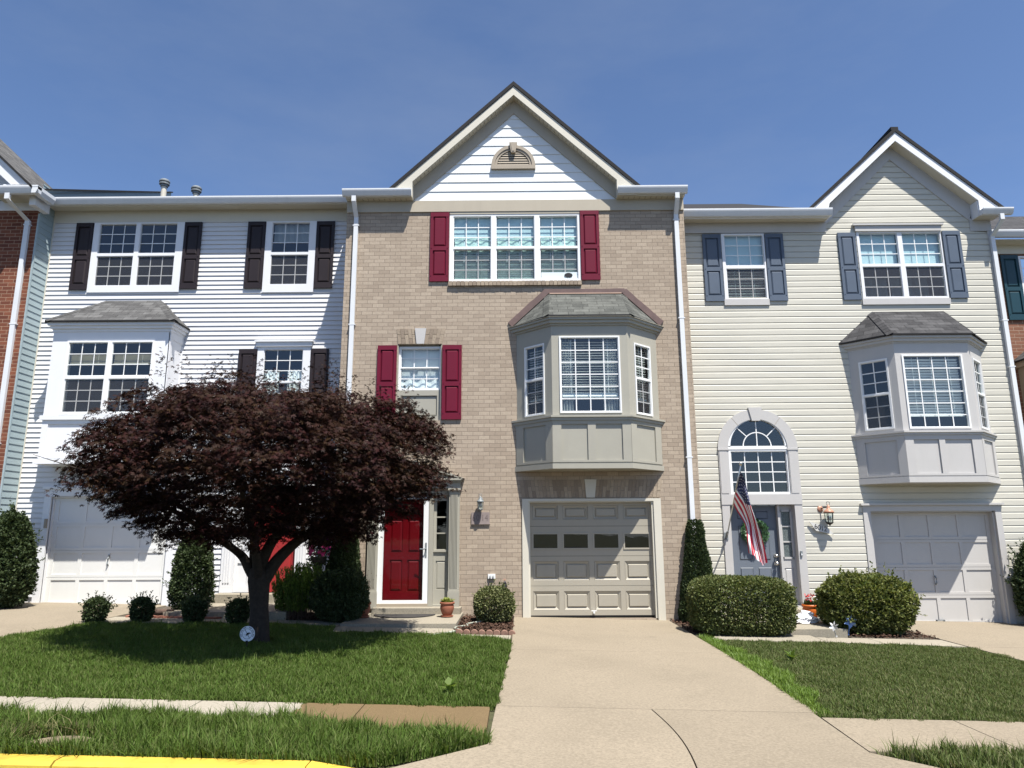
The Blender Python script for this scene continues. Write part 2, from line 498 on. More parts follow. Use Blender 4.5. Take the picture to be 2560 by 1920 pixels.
class MB:
    """collects shapes into ONE mesh"""
    def __init__(s, xf=None):
        s.v = []; s.f = []; s.mi = []; s.uv = {}; s.xf = xf
    def pt(s, p):
        s.v.append(tuple(p)); return len(s.v) - 1
    def face(s, pts, mi=0, uv=None):
        idx = [s.pt(p) for p in pts]
        s.f.append(idx); s.mi.append(mi)
        if uv: s.uv[len(s.f) - 1] = uv
    def box(s, x0, x1, y0, y1, z0, z1, mi=0):
        p = [(x, y, z) for z in (z0, z1) for y in (y0, y1) for x in (x0, x1)]
        b = len(s.v); s.v += p
        for q in ((0, 2, 3, 1), (4, 5, 7, 6), (0, 1, 5, 4), (2, 6, 7, 3), (0, 4, 6, 2), (1, 3, 7, 5)):
            s.f.append([b + i for i in q]); s.mi.append(mi)
    def loft(s, A, B, mi=0, caps=True):
        """prism between two matching rings of points"""
        n = len(A); b = len(s.v); s.v += [tuple(p) for p in A] + [tuple(p) for p in B]
        if caps:
            s.f.append([b + i for i in range(n)]); s.mi.append(mi)
            s.f.append([b + n + i for i in range(n - 1, -1, -1)]); s.mi.append(mi)
        for i in range(n):
            j = (i + 1) % n
            s.f.append([b + i, b + n + i, b + n + j, b + j]); s.mi.append(mi)
    def pxz(s, poly, y0, y1, mi=0):
        s.loft([(x, y0, z) for x, z in poly], [(x, y1, z) for x, z in poly], mi)
    def pyz(s, poly, x0, x1, mi=0):
        s.loft([(x0, y, z) for y, z in poly], [(x1, y, z) for y, z in poly], mi)
    def pxy(s, poly, z0, z1, mi=0):
        s.loft([(x, y, z0) for x, y in poly], [(x, y, z1) for x, y in poly], mi)
    def slab(s, poly, t, b=-0.12, mi=0):
        """slab whose top follows the sloping ground, t above it"""
        s.loft([(x, y, gz(x) + b) for x, y in poly], [(x, y, gz(x) + t) for x, y in poly], mi)
    def tube(s, pts, rad, n=8, mi=0, cap=True):
        pts = [Vector(p) for p in pts]
        if not hasattr(rad, "__len__"): rad = [rad] * len(pts)
        rings = []
        ref = None
        for i, p in enumerate(pts):
            d = (pts[min(i + 1, len(pts) - 1)] - pts[max(i - 1, 0)]).normalized()
            if ref is None:
                ref = Vector((0, 0, 1)) if abs(d.z) < 0.9 else Vector((1, 0, 0))
            a = d.cross(ref).normalized(); c = d.cross(a).normalized(); ref = c.cross(d) * -1.0 if False else ref
            rings.append([s.pt(p + (a * math.cos(k * 2 * math.pi / n) + c * math.sin(k * 2 * math.pi / n)) * rad[i]) for k in range(n)])
        for A, B in zip(rings, rings[1:]):
            for k in range(n):
                j = (k + 1) % n
                s.f.append([A[k], A[j], B[j], B[k]]); s.mi.append(mi)
        if cap:
            s.f.append(rings[0][::-1]); s.mi.append(mi)
            s.f.append(rings[-1]); s.mi.append(mi)
    def lathe(s, c, prof, n=20, mi=0, sx=1.0, sy=1.0):
        rings = [[s.pt((c[0] + r * sx * math.cos(2 * math.pi * k / n), c[1] + r * sy * math.sin(2 * math.pi * k / n), c[2] + z)) for k in range(n)] for r, z in prof]
        for A, B in zip(rings, rings[1:]):
            for k in range(n):
                j = (k + 1) % n
                s.f.append([A[k], A[j], B[j], B[k]]); s.mi.append(mi)
        s.f.append(rings[0][::-1]); s.mi.append(mi)
        s.f.append(rings[-1]); s.mi.append(mi)
    def plate(s, x0, x1, z0, z1, yf, yb, holes=(), mi=0, edges=True):
        """flat board facing -Y with rectangular holes and their reveals"""
        xs = sorted(set([x0, x1] + [min(max(h[i], x0), x1) for h in holes for i in (0, 1)]))
        zs = sorted(set([z0, z1] + [min(max(h[i], z0), z1) for h in holes for i in (2, 3)]))
        inh = lambda x, z: any(h[0] < x < h[1] and h[2] < z < h[3] for h in holes)
        for xa, xb in zip(xs, xs[1:]):
            run = None
            for za, zb in list(zip(zs, zs[1:])) + [(None, None)]:
                ok = za is not None and not inh((xa + xb) / 2, (za + zb) / 2)
                if ok:
                    run = (run[0], zb) if run else (za, zb)
                elif run:
                    s.face([(xa, yf, run[0]), (xb, yf, run[0]), (xb, yf, run[1]), (xa, yf, run[1])], mi); run = None
        def ring(a, b, c, d, inward):
            q = [(a, c), (b, c), (b, d), (a, d)]
            for i in range(4):
                p, r = q[i], q[(i + 1) % 4]
                s.face([(p[0], yf, p[1]), (p[0], yb, p[1]), (r[0], yb, r[1]), (r[0], yf, r[1])], mi)
        if edges: ring(x0, x1, z0, z1, False)
        for h in holes: ring(h[0], h[1], h[2], h[3], True)
    def raised(s, x0, x1, z0, z1, ydeep, yout, e1, e2, mi=0):
        """sunk border and raised centre inside a hole of a plate"""
        a = [(x0, z0), (x1, z0), (x1, z1), (x0, z1)]
        b = [(x0 + e1, z0 + e1), (x1 - e1, z0 + e1), (x1 - e1, z1 - e1), (x0 + e1, z1 - e1)]
        c = [(x0 + e2, z0 + e2), (x1 - e2, z0 + e2), (x1 - e2, z1 - e2), (x0 + e2, z1 - e2)]
        for i in range(4):
            j = (i + 1) % 4
            s.face([(a[i][0], ydeep, a[i][1]), (a[j][0], ydeep, a[j][1]), (b[j][0], ydeep, b[j][1]), (b[i][0], ydeep, b[i][1])], mi)
            s.face([(b[i][0], ydeep, b[i][1]), (b[j][0], ydeep, b[j][1]), (c[j][0], yout, c[j][1]), (c[i][0], yout, c[i][1])], mi)
        s.face([(p[0], yout, p[1]) for p in c], mi)
    def build(s, name, mat, parent=None, smooth=False, fix=True):
        me = bpy.data.meshes.new(name)
        vs = [s.xf(p) for p in s.v] if s.xf else s.v
        me.from_pydata(vs, [], s.f)
        for m_ in (mat if isinstance(mat, (list, tuple)) else [mat]):
            me.materials.append(m_)
        me.polygons.foreach_set("material_index", s.mi)
        if s.uv:
            lay = me.uv_layers.new(name="UVMap")
            for pi, uv in s.uv.items():
                ls = me.polygons[pi].loop_start
                for k, q in enumerate(uv):
                    lay.data[ls + k].uv = q
        if fix:
            bm = bmesh.new(); bm.from_mesh(me)
            bmesh.ops.recalc_face_normals(bm, faces=bm.faces)
            bm.to_mesh(me); bm.free()
        if smooth:
            me.polygons.foreach_set("use_smooth", [True] * len(me.polygons))
        me.update()
        o = bpy.data.objects.new(name, me)
        COL.objects.link(o)
        if parent is not None: o.parent = parent
        return o

def tag(o, label=None, cat=None, group=None, kind=None):
    if label: o["label"] = label
    if cat: o["category"] = cat
    if group: o["group"] = group
    if kind: o["kind"] = kind
    return o

def thing(name, label, cat, loc=(0, 0, 0), group=None):
    """Empty at the base of a thing; parts are built in world coordinates and keep them"""
    o = bpy.data.objects.new(name, None)
    o.empty_display_size = 0.2
    COL.objects.link(o)
    o.location = loc
    return tag(o, label, cat, group)

def adopt(root):
    """shift the parts of a thing so that its Empty can stand at its base"""
    inv = Matrix.Translation(-Vector(root.location))
    for c in root.children:
        c.matrix_parent_inverse = inv

def np_mesh(name, V, F, mat, parent=None, smooth=False):
    """V (n,3), F (m,k) with a constant number k of corners"""
    me = bpy.data.meshes.new(name)
    m, k = F.shape
    me.vertices.add(len(V)); me.vertices.foreach_set("co", V.astype(np.float32).ravel())
    me.loops.add(m * k); me.loops.foreach_set("vertex_index", F.astype(np.int32).ravel())
    me.polygons.add(m)
    me.polygons.foreach_set("loop_start", np.arange(0, m * k, k, dtype=np.int32))
    me.polygons.foreach_set("loop_total", np.full(m, k, dtype=np.int32))
    if smooth: me.polygons.foreach_set("use_smooth", np.ones(m, dtype=bool))
    me.materials.append(mat)
    me.update(calc_edges=True)
    o = bpy.data.objects.new(name, me)
    COL.objects.link(o)
    if parent is not None: o.parent = parent
    return o

def unit(a):
    return a / np.maximum(np.linalg.norm(a, axis=1, keepdims=True), 1e-9)

OVAL = (np.array([(0, 0, 0), (0.5, 0.34, 0.06), (1, 0, -0.04), (0.5, -0.34, 0.06)]), np.array([(0, 1, 2, 3)]))
LONG = (np.array([(0, 0, 0), (0.45, 0.16, 0.05), (1, 0, -0.08), (0.45, -0.16, 0.05)]), np.array([(0, 1, 2, 3)]))
def _maple():
    v = [(0, 0, 0)]; f = []
    for a, l in ((-100, 0.62), (-50, 0.88), (0, 1.0), (50, 0.88), (100, 0.62)):
        for da, k in ((-20, 0.48), (0, 1.0), (20, 0.48)):
            t = R(a + da); v.append((math.cos(t) * l * k, math.sin(t) * l * k, -0.22 * l * k * k))
        b = len(v) - 3
        f.append((0, b, b + 1, b + 2))
    return np.array(v), np.array(f)
MAPLE = _maple()

def leaves(name, P, D, Nn, size, tmpl, mat, parent):
    """leaf at P pointing along D, face normal near Nn"""
    n = len(P)
    D = unit(D)
    Nn = unit(Nn - D * np.sum(D * Nn, axis=1, keepdims=True))
    B = np.cross(Nn, D)
    tv, tf = tmpl
    s = (size if hasattr(size, "__len__") else np.full(n, size))[:, None, None]
    V = P[:, None, :] + s * (tv[None, :, 0:1] * D[:, None, :] + tv[None, :, 1:2] * B[:, None, :] + tv[None, :, 2:3] * Nn[:, None, :])
    F = (np.arange(n)[:, None, None] * len(tv) + tf[None]).reshape(-1, tf.shape[1])
    return np_mesh(name, V.reshape(-1, 3), F, mat, parent)
# ================================================================== SETTING
def structure(o):
    o["kind"] = "structure"; return o

g = MB()
xs = [-400, -20, -14, 0, 14, 20, 400]
ys = [-400, -8.74, -8.6, 2.5, 400]
for xa, xb in zip(xs, xs[1:]):
    for ya, yb in zip(ys, ys[1:]):
        da, db = (-0.10 if ya <= -8.7 else 0.0), (-0.10 if yb <= -8.7 else 0.0)
        if ya == -400: da = db = -0.35
        if ya == -8.74: da, db = -0.35, -0.02
        if ya == -8.6: da = db = -0.02
        if ya == 2.5: da = db = -0.02
        g.face([(xa, ya, gz(xa) + da), (xb, ya, gz(xb) + da), (xb, yb, gz(xb) + db), (xa, yb, gz(xa) + db)])
structure(g.build("ground", M['soil']))

g = MB()
for xa, xb in zip([-60, -20, 0, 20], [-20, 0, 20, 60]):
    g.face([(xa, -60, gz(xa) - 0.14), (xb, -60, gz(xb) - 0.14), (xb, -8.8, gz(xb) - 0.14), (xa, -8.8, gz(xa) - 0.14)])
structure(g.build("street", M['asphalt']))

# --- driveway of the brick house: slabs with open joints
drv = MB()
def curve_joint(y):                       # the joint that wanders down the apron
    t = (y + 6.88) / (-8.7 + 6.88)
    return 1.22 - 0.02 * t + 0.07 * math.sin(t * 3.0) * (1 if t > 0 else 0)
drv.slab([(-0.08, 0.095), (2.80, 0.095), (2.82, -3.640), (-0.10, -3.648)], 0.030)
drv.slab([(-0.10, -3.654), (2.82, -3.646), (2.75, -6.872), (-0.21, -6.872)], 0.030)
L = [(curve_joint(y) - 0.006, y) for y in np.linspace(-6.880, -8.72, 12)]
drv.slab([(-0.21, -6.880)] + L + [(-0.92, -8.72), (-0.24, -8.08)], 0.030)
Rr = [(curve_joint(y) + 0.006, y) for y in np.linspace(-8.72, -6.880, 12)]
drv.slab(Rr + [(2.70, -6.880), (2.64, -8.08), (3.30, -8.72)], 0.030)
structure(drv.build("driveway", M['concrete']))
j = MB(); j.slab([(-0.07, 0.09), (2.76, 0.09), (2.70, -6.9), (2.66, -8.1), (-0.23, -8.1), (-0.20, -6.9)], 0.012)
structure(j.build("driveway_bed", M['joint']))

# --- neighbours' driveways
d = MB()
d.slab([(-10.4, 0.97), (-7.02, 0.97), (-7.02, -1.9), (-7.2, -3.5), (-7.2, -6.87), (-10.4, -6.87)], 0.025)
d.slab([(-10.4, -6.88), (-7.2, -6.88), (-6.6, -8.72), (-10.9, -8.72)], 0.025)
structure(d.build("driveway", M['concrete']))
d = MB()
d.slab([(6.86, 0.84), (9.95, 0.84), (9.95, -2.55), (6.80, -2.55)], 0.028)
d.slab([(6.80, -2.56), (9.95, -2.56), (9.95, -6.87), (6.80, -6.87)], 0.028)
d.slab([(6.80, -6.88), (9.95, -6.88), (10.5, -8.72), (6.2, -8.72)], 0.028)
structure(d.build("driveway", M['concrete']))

# --- sidewalks
w = MB()
jx = [-7.2, -5.95, -4.43, -2.93, -1.42, -0.262]
for a, b in zip(jx, jx[1:]):
    w.slab([(a + 0.005, -6.90), (b - 0.005, -6.90), (b - 0.005, -7.90), (a + 0.005, -7.90)], 0.026)
structure(w.build("sidewalk", M['walk_wet']))
w = MB()
jx = [2.71, 3.89, 5.1, 6.45]
for a, b in zip(jx, jx[1:]):
    w.slab([(a + 0.005, -7.03), (b - 0.005, -7.03), (b - 0.005, -8.03), (a + 0.005 - (.055 if a < 3 else 0), -8.03)], 0.026)
structure(w.build("sidewalk", M['concrete']))
# walks along the fronts
w = MB()
w.slab([(-7.01, -1.02), (-4.3, -1.02), (-4.3, -1.62), (-7.01, -1.62)], 0.020)
w.slab([(-4.29, -1.02), (-2.98, -1.02), (-2.98, -2.35), (-4.29, -1.62)], 0.020)
w.slab([(-2.97, -1.66), (-1.02, -1.66), (-0.90, -2.28), (-2.97, -2.35)], 0.020)
w.slab([(-0.89, -2.30), (-0.115, -2.30), (-0.13, -2.85), (-0.90, -2.55)], 0.022)
structure(w.build("path", M['concrete_p']))
w = MB()
w.slab([(3.3, -1.60), (4.78, -1.60), (4.78, -2.35), (2.95, -2.35)], 0.022)
w.slab([(4.79, -1.82), (5.62, -1.82), (5.62, -2.42), (4.79, -2.35)], 0.022)
w.slab([(5.63, -1.82), (6.79, -1.82), (6.79, -2.5), (5.63, -2.42)], 0.022)
structure(w.build("path", M['concrete_p']))

# --- yellow kerb
k = MB()
def kerb(xa, xb, drop_a=False, drop_b=False):
    A = [(xa, -8.56, gz(xa) - 0.2), (xa, -8.56, gz(xa) + 0.03), (xa, -8.68, gz(xa) + 0.028), (xa, -8.715, gz(xa) + 0.006), (xa, -8.74, gz(xa) - 0.2)]
    za = -0.07 if drop_b else 0.0
    B = [(xb, y, z - gz(xa) + gz(xb) + (za if i in (1, 2, 3) else 0)) for i, (x, y, z) in enumerate(A)]
    k.loft(A, B)
for a, b in ((-6.4, -3.165), (-3.15, -1.45)):
    kerb(a, b)
kerb(-1.44, -0.92, drop_b=True)
structure(k.build("kerb", M['yellow']))

# --- flat utility cover lost in the verge
cv = MB()
ring = [(-3.42 + 0.24 * math.cos(t) * (1 + 0.06 * math.sin(3 * t)), -8.22 + 0.21 * math.sin(t)) for t in np.linspace(0, 2 * math.pi, 20)[:-1]]
cv.slab(ring, 0.006)
tag(cv.build("utility_cover", M['bare']), "grey concrete utility cover half buried in the grass verge behind the yellow kerb", "utility cover")

# ================================================================== HOUSE KIT
def siding(mb, y, z0, z1, xl, xr, holes, expo, lap, dutch=False, breaks=(), mp=None):
    mp = mp or (lambda u, d, z: (u, d, z))
    n = int(math.ceil((z1 - z0) / expo - 1e-6))
    for k in range(n):
        zc0, zc1 = z0 + k * expo, min(z0 + (k + 1) * expo, z1)
        zs = {zc0, zc1}
        if dutch and zc0 + 0.74 * expo < zc1: zs.add(zc0 + 0.74 * expo)
        for h in holes:
            for q in (h[2], h[3]):
                if zc0 < q < zc1: zs.add(q)
        for q in breaks:
            if zc0 < q < zc1: zs.add(q)
        zs = sorted(zs)
        def depth(z):
            t = (z - zc0) / expo
            if dutch: return y - lap * (1.0 if t <= 0.7401 else (1 - t) / 0.26)
            return y - lap * (1 - t)
        def spans(za, zb):
            zm = (za + zb) / 2
            cuts = sorted((h[0], h[1]) for h in holes if h[2] < zm < h[3])
            a0, a1 = xl(za), xl(zb); b0, b1 = xr(za), xr(zb)
            out = []; cur = (a0, a1)
            for c in cuts:
                if c[0] > cur[0]: out.append((cur, (c[0], c[0])))
                cur = (max(c[1], cur[0]),) * 2
            if b0 > cur[0] or b1 > cur[1]: out.append((cur, (b0, b1)))
            return out
        for i, (za, zb) in enumerate(zip(zs, zs[1:])):
            for (a0, a1), (b0, b1) in spans(za, zb):
                mb.face([mp(a0, depth(za), za), mp(b0, depth(za), za), mp(b1, depth(zb), zb), mp(a1, depth(zb), zb)])
                if i == 0:
                    mb.face([mp(a0, y - lap, za), mp(b0, y - lap, za), mp(b0, y + 0.004, za), mp(a0, y + 0.004, za)])

def window(parent, frame, y, glass, fmat, proud=0.03, xf=None, gmat='glass', bar=0.017, bar_mat=None, deep=0.035, inset=0.012):
    """frame mesh called window; pane, grille and insect_screen are its children"""
    x0, x1, z0, z1 = frame
    big = [(g[0] - inset, g[1] + inset, g[2] - inset, g[3] + inset) for g in glass]
    f = MB(xf); f.plate(x0, x1, z0, z1, y - proud, y + deep, big)
    for h, g_ in zip(big, glass):
        f.plate(h[0], h[1], h[2], h[3], y - proud + 0.016, y + deep, [g_[:4]], edges=False)
    w = f.build("window", M[fmat], parent)
    p = MB(xf); gr = MB(xf); sc = MB(xf); hs = False
    yg = y + 0.02
    for g_ in glass:
        a, b, c, d, nc, nr = g_[:6]
        p.face([(a, yg, c), (b, yg, c), (b, yg, d), (a, yg, d)])
        for i in range(1, nc):
            xx = a + (b - a) * i / nc
            gr.box(xx - bar / 2, xx + bar / 2, yg - 0.010, yg - 0.004, c, d)
        for i in range(1, nr):
            zz = c + (d - c) * i / nr
            gr.box(a, b, yg - 0.0112, yg - 0.0036, zz - bar / 2, zz + bar / 2)
        if len(g_) > 6 and g_[6]:
            hs = True
            sc.face([(a, yg - 0.018, c), (b, yg - 0.018, c), (b, yg - 0.018, d), (a, yg - 0.018, d)])
    p.build("pane", M[gmat], w, fix=False)
    gr.build("grille", M[bar_mat or 'vinyl'], w)
    if hs: sc.build("insect_screen", M['screen'], w)
    return w

def blind(w, x0, x1, z0, z1, y, mat='blind', pitch=0.042, tilt=55, xf=None, cords=2):
    b = MB(xf)
    n = int((z1 - z0) / pitch)
    dy, dz = 0.5 * 0.044 * math.cos(R(tilt)), 0.5 * 0.044 * math.sin(R(tilt))
    for i in range(n):
        zc = z0 + 0.03 + i * pitch + random.uniform(-0.002, 0.002)
        b.face([(x0, y - dy, zc + dz), (x1, y - dy, zc + dz + random.uniform(-.002, .002)), (x1, y + dy, zc - dz), (x0, y + dy, zc - dz)])
    b.box(x0, x1, y - 0.022, y + 0.022, z0 - 0.012, z0 + 0.012)
    for i in range(cords):
        xx = x0 + (x1 - x0) * (i + 0.5) / cords
        b.box(xx - 0.003, xx + 0.003, y - 0.026, y - 0.022, z0, z1)
    b.build("blind", M[mat], w)

def curtain(w, x0, x1, z0, z1, y, mat='sheer', folds=5, amp=0.03, gather=0.0, xf=None):
    c = MB(xf); n = 40
    def row(z, k):
        out = []
        for i in range(n + 1):
            u = i / n
            x = x0 + (x1 - x0) * u
            if gather: x = x0 + (x1 - x0) * u * (1 - gather * (1 - k)) if gather > 0 else x1 - (x1 - x0) * (1 - u) * (1 + gather * (1 - k))
            out.append((x, y + amp * math.sin(u * folds * 2 * math.pi + k * 0.7), z))
        return out
    rows = [row(z0 + (z1 - z0) * k / 8, k / 8) for k in range(9)]
    for A, B in zip(rows, rows[1:]):
        for i in range(n):
            c.face([A[i], A[i + 1], B[i + 1], B[i]])
    c.build("curtain", M[mat], w, smooth=True, fix=False)

def sheet(w, name, x0, x1, z0, z1, y, mat, xf=None):
    c = MB(xf); c.box(x0, x1, y, y + 0.006, z0, z1); return c.build(name, M[mat], w)

def shutter(parent, x0, x1, z0, z1, y, mat):
    s = MB(); w = 0.058
    zm = z0 + (z1 - z0) * 0.475
    hs = [(x0 + w, x1 - w, z0 + 0.13, zm - 0.045), (x0 + w, x1 - w, zm + 0.045, z1 - 0.09)]
    s.plate(x0, x1, z0, z1, y - 0.038, y, hs)
    for h in hs: s.raised(*h, y - 0.012, y - 0.034, 0.012, 0.040)
    for xx in (x0 + 0.028, x1 - 0.028):
        for zz in (z0 + 0.12, zm, z1 - 0.10):
            s.lathe((xx, y - 0.040, zz), [(0.0, 0), (0.009, 0.001), (0.009, 0.004)], 6)
    return s.build("shutter", M[mat], parent)

def gutter(parent, x0, x1, yb, z0, z1, depth=0.125, mat='alu'):
    yf = yb - depth
    g_ = MB(); h = z1 - z0
    g_.pyz([(yb, z1 - 0.01), (yb, z0), (yf + 0.05, z0), (yf + 0.03, z0 + 0.25 * h), (yf + 0.008, z0 + 0.62 * h), (yf, z0 + 0.8 * h), (yf, z1), (yf + 0.012, z1), (yf + 0.014, z1 - 0.02), (yb - 0.012, z1 - 0.02), (yb - 0.012, z1 - 0.01)], x0, x1)
    return g_.build("gutter", M[mat], parent)

def downspout(parent, x, yw, z0, ztop, ytop, dx=0.0, w=0.088, d=0.06, straps=(), xtop=None):
    s = MB(); xt = x if xtop is None else xtop
    prof = [(xt, ytop, ztop), (xt, ytop, ztop - 0.13), (x, yw - d / 2 - 0.01, ztop - 0.40), (x, yw - d / 2 - 0.01, z0)]
    rings = []
    for p in prof:
        rings.append([(p[0] - w / 2, p[1] - d / 2, p[2]), (p[0] + w / 2, p[1] - d / 2, p[2]), (p[0] + w / 2, p[1] + d / 2, p[2]), (p[0] - w / 2, p[1] + d / 2, p[2])])
    for A, B in zip(rings, rings[1:]): s.loft(A, B)
    for z in straps: s.box(x - w / 2 - 0.022, x + w / 2 + 0.022, yw - d - 0.014, yw - 0.002, z - 0.012, z + 0.012)
    return s.build("downspout", M['alu'], parent)

def interior(parent, x0, x1, y0, y1, z0, z1, floors):
    i = MB()
    i.face([(x0, y1, z0), (x1, y1, z0), (x1, y1, z1), (x0, y1, z1)])
    i.face([(x0, y0, z0), (x0, y1, z0), (x0, y1, z1), (x0, y0, z1)])
    i.face([(x1, y0, z0), (x1, y1, z0), (x1, y1, z1), (x1, y0, z1)])
    for f in floors: i.box(x0, x1, y0, y1, f - 0.1, f)
    i.build("interior", M['room'], parent)

def panel_grid_door(parent, x0, x1, z0, z1, y, mat, cols=4, rows=4, st=0.085, rail=0.07, name="garage_door"):
    d = MB(); hs = []
    cw = (x1 - x0 - st) / cols; rh = (z1 - z0) / rows
    for r in range(rows):
        for c in range(cols):
            hs.append((x0 + st * 0.75 + c * cw + st * 0.25, x0 + st * 0.75 + (c + 1) * cw - st * 0.5, z0 + r * rh + rail * 0.75, z0 + (r + 1) * rh - rail * 0.75))
    for r in range(rows):
        d.plate(x0, x1, z0 + r * rh + 0.003, z0 + (r + 1) * rh - 0.003, y, y + 0.02, [h for h in hs if z0 + r * rh < h[2] < z0 + (r + 1) * rh])
    d.box(x0, x1, y + 0.016, y + 0.05, z0, z1)
    return d.build(name, M[mat], parent)

def bay_poly(xw0, xf0, xf1, xw1, yw, yf, e):
    k = 0.414
    return [(xw0 - e * 1.35, yw), (xf0 - e * k, yf - e), (xf1 + e * k, yf - e), (xw1 + e * 1.35, yw)]

def angled(ax, ay, bx, by):
    """local (u, d, z) on the vertical plane from a to b; d > 0 goes inside"""
    a = Vector((ax, ay, 0)); t = (Vector((bx, by, 0)) - a); ln = t.length; t.normalize()
    nin = Vector((-t.y, t.x, 0))
    return (lambda p: tuple(a + t * p[0] + nin * p[1] + Vector((0, 0, p[2])))), ln

def bay_roof(parent, pts, top, mat, ze, zt, thick=0.03):
    """hipped roof over a bay: pts eave corners at ze, top = two points on the wall at zt"""
    r = MB()
    p = [Vector((x, y, ze)) for x, y in pts]; t = [Vector((x, y, zt)) for x, y in top]
    def uvq(q):
        o = q[0]; e = (q[1] - q[0]).normalized(); n = (q[1] - q[0]).cross(q[-1] - q[0]).normalized(); v = n.cross(e)
        return [((a - o).dot(e) + 3.1, (a - o).dot(v)) for a in q]
    for q in ([p[1], p[2], t[1], t[0]], [p[0], p[1], t[0]], [p[2], p[3], t[1]]):
        r.face(q, 0, uvq(q))
    q = [v - Vector((0, 0, thick)) for v in p]
    for i in range(3):
        r.face([q[i], q[i + 1], p[i + 1], p[i]], 1)
    for q0, q1 in ((p[1], t[0]), (p[2], t[1])):          # hip caps
        n = Vector((0, 0, 1)); e = (q1 - q0).normalized(); s = e.cross(n).normalized()
        m = 9
        for i in range(m):
            a = q0 + (q1 - q0) * (i / m) ; b = q0 + (q1 - q0) * min(1.0, (i + 1.12) / m)
            up = Vector((0, 0, 0.014)); dn = Vector((0, 0, -0.034)); ex = Vector((0, 0, 0.008))
            for sg in (-1, 1):
                r.face([a + up, b + up - ex, b + s * 0.11 * sg + dn - ex + (Vector((0, 0.03, 0))), a + s * 0.11 * sg + dn + Vector((0, 0.03, 0))], 0, [(i * .31, 0.03), (i * .31, .09), (i * .31 + .1, .09), (i * .31 + .1, .03)])
    return r.build("bay_roof", [M[mat], M['roof_dark']], parent, fix=False)
# ================================================================== BRICK TOWNHOUSE (middle)
H = thing("brick_townhouse", "tan brick townhouse with white gable, burgundy shutters and warm grey bay above its garage", "house", (0, 0, 0))
XL, XR, ZF = -3.55, 3.52, 8.20
trip = (-1.385, 1.335, 6.64, 8.17)
smw = (-2.40, -1.515, 3.76, 5.32)
door_o = (-2.70, -1.285, 0.20, 2.42)
gar_o = (0.19, 2.63, 0.0, 2.19)
wl = MB()
wl.plate(XL, XR, -0.4, ZF, 0.0, 0.12, [trip, smw, door_o, gar_o, (0.05, 2.76, 2.80, 5.62)], edges=False)
wl.box(XL, XL + 0.1, 0.004, 6.0, -0.4, 8.5); wl.box(XR - 0.1, XR, 0.004, 6.0, -0.4, 8.5)
wl.build("wall", M['brick'], H)
interior(H, XL + .12, XR - .12, 0.35, 4.0, -.3, 8.4, (2.75, 5.75, 8.42))
# gable siding
gs = MB()
za, zb = 8.43, 10.50
sl_l = lambda z: -0.03 - (10.50 - z) * (2.14 / 2.05); sl_r = lambda z: -0.03 + (10.50 - z) * (2.15 / 2.05)
siding(gs, 0.0, 8.44, 10.48, sl_l, sl_r, [], 0.2105, 0.014)
gs.build("gable", M['sid_gable'], H, fix=False)
# trim boards
t = MB()
t.plate(XL, XR, 8.185, 8.435, -0.032, 0.01)
t.pxz([(-0.03, 10.82), (-0.03, 10.455), (-2.17, 8.435), (-2.30, 8.435), (-2.30, 8.70)], -0.036, 0.02)
t.pxz([(-0.03, 10.82), (-0.03, 10.455), (2.12, 8.435), (2.26, 8.435), (2.26, 8.70)], -0.036, 0.02)
t.build("frieze_board", M['taupe'], H)
t = MB()
t.pxz([(-0.03, 10.975), (-0.03, 10.77), (-2.155, 8.775), (-2.155, 8.43), (-2.55, 8.43), (-2.60, 8.565)], -0.235, -0.21)
t.pxz([(-0.03, 10.975), (-0.03, 10.77), (2.11, 8.775), (2.11, 8.43), (2.51, 8.43), (2.56, 8.575)], -0.235, -0.21)
t.box(-2.180, -2.155, -0.211, 0.0, 8.43, 8.785); t.box(2.11, 2.135, -0.211, 0.0, 8.43, 8.785)
t.box(XL, -2.18, -0.195, -0.17, 8.43, 8.56); t.box(2.135, XR, -0.195, -0.17, 8.43, 8.56)
t.build("fascia", M['cream_trim'], H)
s = MB()
def slope_soffit(mb, xa, za_, xb, zb_, y0, y1, n):
    dx, dz = xb - xa, zb_ - za_
    mb.face([(xa, y0, za_), (xb, y0, zb_), (xb, y1, zb_), (xa, y1, za_)])
    ln = math.hypot(dx, dz)
    for i in range(1, n):
        u = i / n; x, z = xa + dx * u, za_ + dz * u; k = 0.008 / ln
        mb.face([(x - dx * k, y0 + .02, z - dz * k - 0.002), (x + dx * k, y0 + .02, z + dz * k - 0.002), (x + dx * k, y0 + 0.13, z + dz * k - 0.002), (x - dx * k, y0 + 0.13, z - dz * k - 0.002)], 1)
slope_soffit(s, -0.03, 10.768, -2.155, 8.772, -0.212, 0.0, 27)
slope_soffit(s, -0.03, 10.768, 2.11, 8.772, -0.212, 0.0, 27)
slope_soffit(s, XL, 8.434, -2.18, 8.434, -0.172, 0.0, 12)
slope_soffit(s, 2.135, 8.434, XR, 8.434, -0.172, 0.0, 12)
s.build("soffit", [M['soffit_vent'], M['taupe_d']], H, fix=False)
rf = MB()
rf.pxz([(-0.03, 11.085), (-0.03, 10.985), (-2.56, 8.60), (-2.66, 8.60)], -0.255, 5.5)
rf.pxz([(-0.03, 11.085), (2.62, 8.62), (2.52, 8.62), (-0.03, 10.985)], -0.255, 5.5)
rf.pyz([(-0.20, 8.605), (-0.20, 8.57), (5.2, 11.0), (5.2, 11.05)], XL, -2.3)
rf.pyz([(-0.20, 8.615), (-0.20, 8.58), (5.2, 11.0), (5.2, 11.05)], 2.3, XR)
rf.build("roof", M['roof_dark'], H)
gutter(H, -3.60, -2.165, -0.197, 8.445, 8.585)
gutter(H, 2.12, 3.56, -0.197, 8.455, 8.60)
